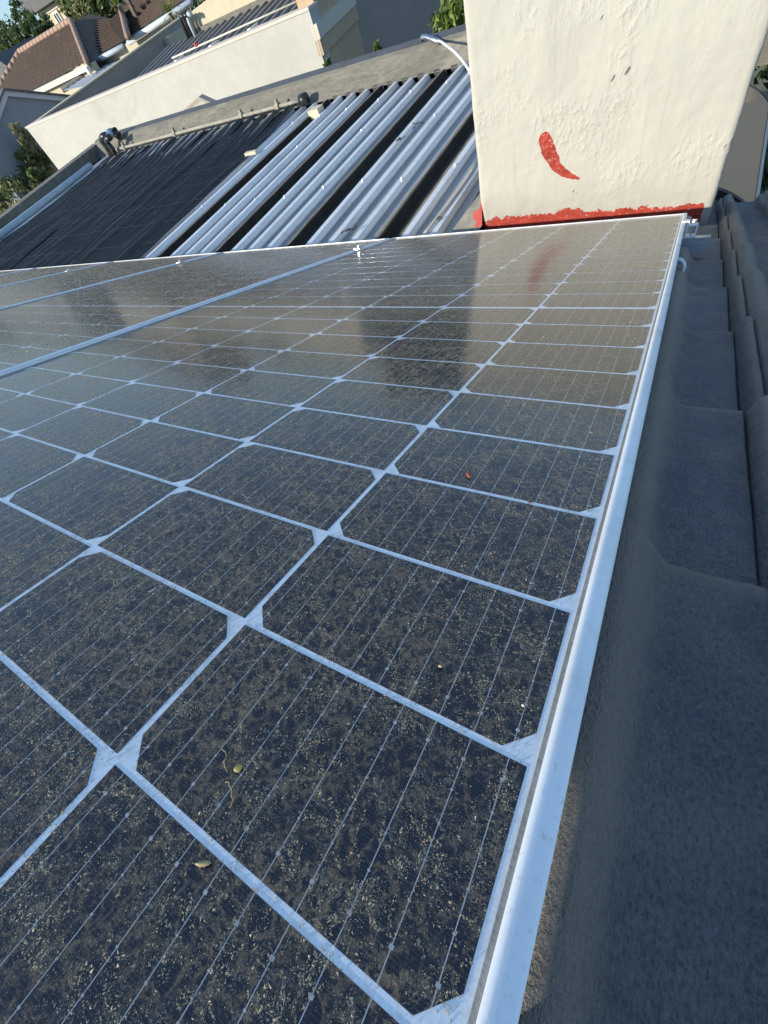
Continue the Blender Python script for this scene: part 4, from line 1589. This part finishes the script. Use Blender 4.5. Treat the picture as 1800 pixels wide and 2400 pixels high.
ridge(R0 + Vector((0, 0, .05)), R1r + Vector((0, 0, .05)), 15)
ridge(R1r + Vector((0, 0, .05)), E1 + Vector((0, 0, .06)), 9)
ridge(C2 + Vector((0, 0, .05)), C1 + Vector((0, 0, .06)), 9)
ridge(R0 + Vector((0, 0, .05)), E0.lerp(R0, .05), 12)
# cream walls and fascia under the eaves
mb = MB()
mb.wall((E0.x, 18.15), (E1.x, 18.15), -3.9, E1.z - .02, .3)
mb.wall((B0.x, 19.2), (B1.x, 19.2), -3.9, B1.z - .03, .3)
mb.wall((D0.x - .6, 18.6), (D1.x, 18.6), -3.9, D0.z - .05, .3)
part('wall', mb, M['cream_wall'], th)
mb = MB()
mb.wall((E0.x, 17.93), (E1.x, 17.93), E1.z - .16, E1.z + .02, .1)
part('fascia', mb, M['cream_trim'], th)
mb = MB()
mb.tube([B0 + Vector((0, -.1, -.05)), B1 + Vector((0, -.1, -.05))], .09, 8)
mb.tube([D0 + Vector((0, -.1, -.05)), D1 + Vector((0, -.1, -.05))], .09, 8)
part('gutter', mb, M['gable_trim'], th, True)
mb = MB()
q = at_y(207, 163, 17.8)
mb.box((q.x - .07, q.y - .1, q.z - .12), (q.x + .07, q.y + .05, q.z + .1))
part('rainwater_head', mb, M['white_pvc'], th)
mb = MB()
mb.tube([(q.x, q.y, -3.9), (q.x, q.y, q.z - .1)], .05, 8)
part('downpipe', mb, M['white_pvc'], th)

# lean-to with grey sheets in front of it
lt = empty('lean_to', (-19, 15, -3.9), 'lean-to roof of pale grey sheets beyond the white building', 'lean-to')
c0, c1, c2, c3 = at_z(147, 214, -.75), at_z(205, 200, -.80), at_z(420, 62, -.80), at_z(330, 92, -.55)
mb = MB()
nr_ = 30
for k in range(nr_ + 1):
    t = k / nr_
    a_, b_ = c1.lerp(c2, t), c0.lerp(c3, t)
    for s_ in (0, 1):
        q = (a_ if s_ == 0 else b_) + Vector((0, 0, .02 * (k % 2)))
        mb.v.append(tuple(q))
for k in range(nr_):
    mb.f.append((2 * k, 2 * k + 2, 2 * k + 3, 2 * k + 1))
    mb.m.append(0)
part('roof', mb, M['slate_grey'], lt)
mb = MB()
mb.tube([c0 + Vector((0, 0, .03)), c3 + Vector((0, 0, .03))], .10, 8)
part('gutter', mb, M['dark_roof'], lt, True)
mb = MB()
mb.wall((c1.x, c1.y), (c2.x, c2.y), -3.9, c1.z - .04, .15)
part('wall', mb, M['cream_wall'], lt)

# cream two storey house beyond
ch = empty('cream_house', (-46, 34, -3.9), 'pale cream upper floor with tall window under a grey roof, far behind the ridge', 'house')
h0, h1 = at_y(88, 30, 32), at_y(142, -8, 32)
mb = MB()
mb.box((h0.x, 32, -3.9), (h1.x + .4, 38, h0.z + .05))
part('wall', mb, M['cream_wall'], ch)
mb = MB()
mb.prism([(h0.x - .9, 31.4, h0.z + .02), (h1.x + .9, 31.4, h0.z + .02), (h1.x + .9, 31.4, h0.z + .16), (h1.x - .8, 31.4, h0.z + 1.9), (h0.x + 1.0, 31.4, h0.z + 1.9), (h0.x - .9, 31.4, h0.z + .16)], (0, 7, 0))
part('roof', mb, M['dark_roof'], ch)
mb = MB()
mb.box((h0.x - .02, 31.93, h0.z - .28), (h1.x + .42, 32, h0.z - .05))
part('moulding', mb, M['tan_band'], ch)
for px0, py0, px1, py1 in ((130, 26, 152, 62), (107, 38, 122, 72)):
    a_, b_ = at_y(px0, py0, 31.95), at_y(px1, py1, 31.95)
    xx = (a_.x + b_.x) / 2 - .15
    mb = MB()
    zz0, zz1 = b_.z - .1, a_.z
    for s_ in ((xx - .36, xx - .28), (xx + .28, xx + .36), (xx - .03, xx + .03)):
        mb.box((s_[0], 31.90, zz0), (s_[1], 31.98, zz1))
    mb.box((xx - .28, 31.91, zz1 - .08), (xx + .28, 31.98, zz1))
    wo = part('window', mb, M['white_pvc'], ch)
    mb = MB()
    mb.box((xx - .29, 31.955, zz0), (xx + .29, 31.995, zz1 - .06))
    part('pane', mb, M['glass_dark'], wo)
# little far house at the left edge
fh = empty('far_house', (-44, 24, -3.9), 'small cream house with dark roof at the left edge below the tree', 'house')
a_, b_ = at_y(-30, 150, 23), at_y(28, 150, 23)
mb = MB()
mb.box((a_.x, 23, -3.9), (b_.x - .15, 26, a_.z - .75))
part('wall', mb, M['cream_wall'], fh)
mb = MB()
mb.prism([(a_.x - .3, 22.8, a_.z - .75), (b_.x, 22.8, a_.z - .75), (b_.x - .9, 22.8, a_.z + .1), (a_.x, 22.8, a_.z + .1)], (0, 3.4, 0))
part('roof', mb, M['dark_roof'], fh)
# wooden post
q0, q1 = at_y(319, 38, 19.6), at_y(300, -30, 19.6)
mb = MB()
mb.box((q0.x - .09, q0.y - .06, -3.9), (q0.x + .09, q0.y + .06, q1.z + .6))
solo('wooden_post', mb, M['bark'], 'square weathered post standing in front of the brown tiles', 'post')


# ================================================================== vegetation
def leaves(blobs, n, size, seed, mats, squash=1.0, long=1.6):
    """leaf faces in clumps through the volume of several ellipsoids"""
    r = random.Random(seed)
    mb = MB()
    clumps = []
    tot = sum(b[3] ** 2 for b in blobs)
    for (cx, cy, cz, rad) in blobs:
        for k in range(max(4, int(170 * rad * rad / tot))):
            while True:
                v = Vector((r.uniform(-1, 1), r.uniform(-1, 1), r.uniform(-1, 1)))
                if .25 < v.length < 1:
                    break
            v *= rad * r.uniform(.75, 1.05)
            clumps.append((Vector((cx, cy, cz)) + v * squash, rad * r.uniform(.16, .34), r.random()))
    for i in range(n):
        c, cr, tone = clumps[r.randrange(len(clumps))]
        d = Vector((r.gauss(0, .55), r.gauss(0, .55), r.gauss(0, .5)))
        p = c + d * cr
        a = Vector((r.gauss(0, 1), r.gauss(0, 1), r.gauss(0, 1))).normalized()
        b = a.cross(Vector((r.gauss(0, 1), r.gauss(0, 1), r.gauss(.6, 1)))).normalized()
        s = size * r.uniform(.6, 1.3)
        mi = 0 if (tone + r.uniform(-.35, .35)) < .55 else 1
        nn = a.cross(b) * s * .15
        mb.add([p - a * s * long * .5, p + b * s * .36 + nn, p + a * s * long * .5, p - b * s * .36 + nn], ((0, 1, 2, 3),), mi)
    return mb


def tree(name, base, blobs, n, size, seed, cols, label, cat, group=None, tr_=.16):
    e = empty(name, base, label, cat, group)
    b = Vector(base)
    r = random.Random(seed + 50)
    mb = MB()
    c0 = Vector(blobs[0][:3])
    mid = b.lerp(c0, .55) + Vector((r.uniform(-.1, .1), r.uniform(-.1, .1), 0))
    mb.tube([b, b.lerp(mid, .5), mid, c0], [tr_, tr_ * .85, tr_ * .7, tr_ * .3], 8)
    for bl_ in blobs:
        for _ in range(3):
            q = Vector(bl_[:3]) + Vector((r.uniform(-.6, .6), r.uniform(-.6, .6), r.uniform(-.2, .7))) * bl_[3]
            mb.tube([mid, mid.lerp(q, .5) + Vector((0, 0, .08)), q], [tr_ * .45, tr_ * .25, tr_ * .06], 5)
    part('trunk', mb, M['bark'], e, True)
    part('crown', leaves(blobs, n, size, seed, cols), [LEAF[c] for c in cols], e)
    return e


def B_(px, py, Y, r):
    q = at_y(px, py, Y)
    return (q.x, q.y, q.z, r)


q = at_y(60, 110, 27)
tree('tree', (q.x, q.y, -3.9), [B_(60, 95, 27, 1.15), B_(25, 120, 26.5, 1.05), B_(95, 90, 27, 1.0), B_(58, 52, 27.5, .85), B_(5, 145, 26, 1.0), B_(112, 78, 27, .8), B_(0, 105, 27, .75)],
     9000, .17, 1, ('green', 'dark'), 'large green tree rising above the brown ridge at the left', 'tree')
q = at_y(4, 80, 36)
tree('cypress_tree', (q.x, q.y, -3.9), [B_(6, 75, 36, .5), B_(4, 90, 36, .7), B_(7, 62, 36, .3)], 1200, .2, 2, ('dark', 'green'),
     'small dark pointed tree far away at the left edge', 'tree')
q = at_y(215, 20, 25)
tree('bush', (q.x, q.y, -3.9), [B_(185, 28, 25, .85), B_(212, 10, 25, 1.0), B_(240, 8, 25, .95), B_(235, 34, 25, .75), B_(205, -20, 25.5, 1.1), B_(265, -5, 25, .7)],
     6000, .2, 3, ('green', 'olive'), 'dense leafy bush rising behind the tiled roofs right of the cream house', 'bush')
q = at_y(40, 420, 8.2)
tree('shrub', (q.x, q.y, -3.9), [B_(58, 345, 8.4, .42), B_(62, 318, 8.4, .25), B_(75, 395, 8.3, .55), B_(30, 410, 8.2, .62), B_(0, 430, 8.1, .7), B_(60, 455, 7.6, .6), B_(20, 480, 7.4, .6), B_(105, 420, 8.0, .40), B_(-40, 440, 8, .7)],
     26000, .085, 4, ('olive', 'green'), 'sunlit shrub at the left edge beside the white wall', 'shrub', tr_=.1)
q = at_y(1060, 60, 6.4)
tree('shrub', (q.x, q.y, -3.9), [B_(1062, 48, 6.4, .20), B_(1085, 35, 6.5, .24), B_(1045, 70, 6.3, .13), B_(1070, 70, 6.3, .2), B_(1110, 60, 6.5, .25)],
     1500, .075, 5, ('lime', 'green'), 'bright yellow green shrub behind the parapet against the chimney', 'shrub', tr_=.04)
q = at_y(884, 120, 5.9)
tree('sprig', (q.x, q.y, -3.9), [B_(885, 122, 5.9, .05), B_(882, 110, 5.9, .03)], 130, .045, 6, ('lime', 'green'),
     'tiny green sprig above the parapet in front of the taupe wall', 'plant', tr_=.012)
q = at_y(768, 157, 5.8)
tree('sprig', (q.x, q.y, -3.9), [B_(769, 158, 5.8, .04), B_(767, 147, 5.8, .025)], 110, .045, 7, ('lime', 'green'),
     'tiny green sprig above the parapet at the corner of the white wall', 'plant', tr_=.012)
tree('yard_bush', (1.9, 7.2, -3.9), [(1.75, 7.0, -2.6, 1.0), (2.4, 6.4, -2.9, .9), (1.5, 7.9, -2.4, 1.0), (2.6, 7.6, -2.2, 1.1), (1.1, 6.2, -3.1, .7), (3.2, 6.6, -2.6, 1.0)],
     8000, .13, 8, ('dark', 'green'), 'dark shaded bush in the yard right of the chimney', 'bush')
tree('yard_tree', (1.6, 10.2, -3.9), [(1.2, 10, -1.9, 1.1), (2.2, 10.2, -1.5, 1.2), (3.3, 9.8, -1.9, 1.2), (2.2, 11, -.9, 1.0), (.4, 10.6, -2.2, 1.0)],
     8000, .14, 9, ('dark', 'green'), 'dark tree in the yard behind the brown awning', 'tree')


rt_ = random.Random(99)
mb = MB()
for i in range(26000):
    a = rt_.uniform(-2.3, 1.2)
    hgt = 7.2 + 2.2 * noise.noise((a * 9, 0, 0)) + 1.6 * noise.noise((a * 31, 5, 0))
    d_ = rt_.uniform(125, 150)
    z_ = -3.9 + hgt * math.sqrt(rt_.random()) * 1.0
    p = Vector((sin(a) * d_, cos(a) * d_, z_))
    u_ = Vector((rt_.gauss(0, 1), rt_.gauss(0, 1), rt_.gauss(0, 1))).normalized()
    w_ = u_.cross(Vector((rt_.gauss(0, 1), rt_.gauss(0, 1), rt_.gauss(0, 1)))).normalized()
    s_ = rt_.uniform(.5, 1.1)
    mb.add([p - u_ * s_, p + w_ * s_ * .6, p + u_ * s_, p - w_ * s_ * .6], ((0, 1, 2, 3),), 0 if rt_.random() < .6 else 1)
solo('treeline', mb, [LEAF['green'], LEAF['dark']], 'far off line of trees on the horizon', None, kind='stuff', base=(0, 140, -3.9))


def yucca(px, py, Y, r, seed, label):
    q = at_y(px, py, Y)
    e = empty('yucca', (q.x, q.y, -3.9), label, 'plant', 'spiky plants by the tiled house')
    mb = MB()
    mb.tube([(q.x, q.y, -3.9), (q.x, q.y, q.z)], [.12, .07], 8)
    part('trunk', mb, M['bark'], e, True)
    rr_ = random.Random(seed)
    for k in range(26):
        a = rr_.uniform(0, 2 * pi)
        u_ = rr_.uniform(-.15, 1.2)
        d = Vector((cos(a) * cos(u_), sin(a) * cos(u_), sin(u_)))
        s_ = d.cross(Vector((0, 0, 1))).normalized() * r * .05
        t0 = q + d * r * .1
        t1 = q + d * r * .6
        t2 = q + d * r + Vector((0, 0, -r * .15))
        mb = MB()
        mb.add([t0 - s_, t0 + s_, t1 + s_ * 1.1, t1 - s_ * 1.1, t2], ((0, 1, 2, 3), (3, 2, 4)))
        part('leaf', mb, LEAF['lime' if k % 3 else 'olive'], e)
    return e


yucca(398, 30, 16.5, .62, 1, 'spiky yucca by the corner pipes of the white building')
yucca(278, 14, 19.5, .62, 2, 'spiky yucca between the bush and the wooden post')
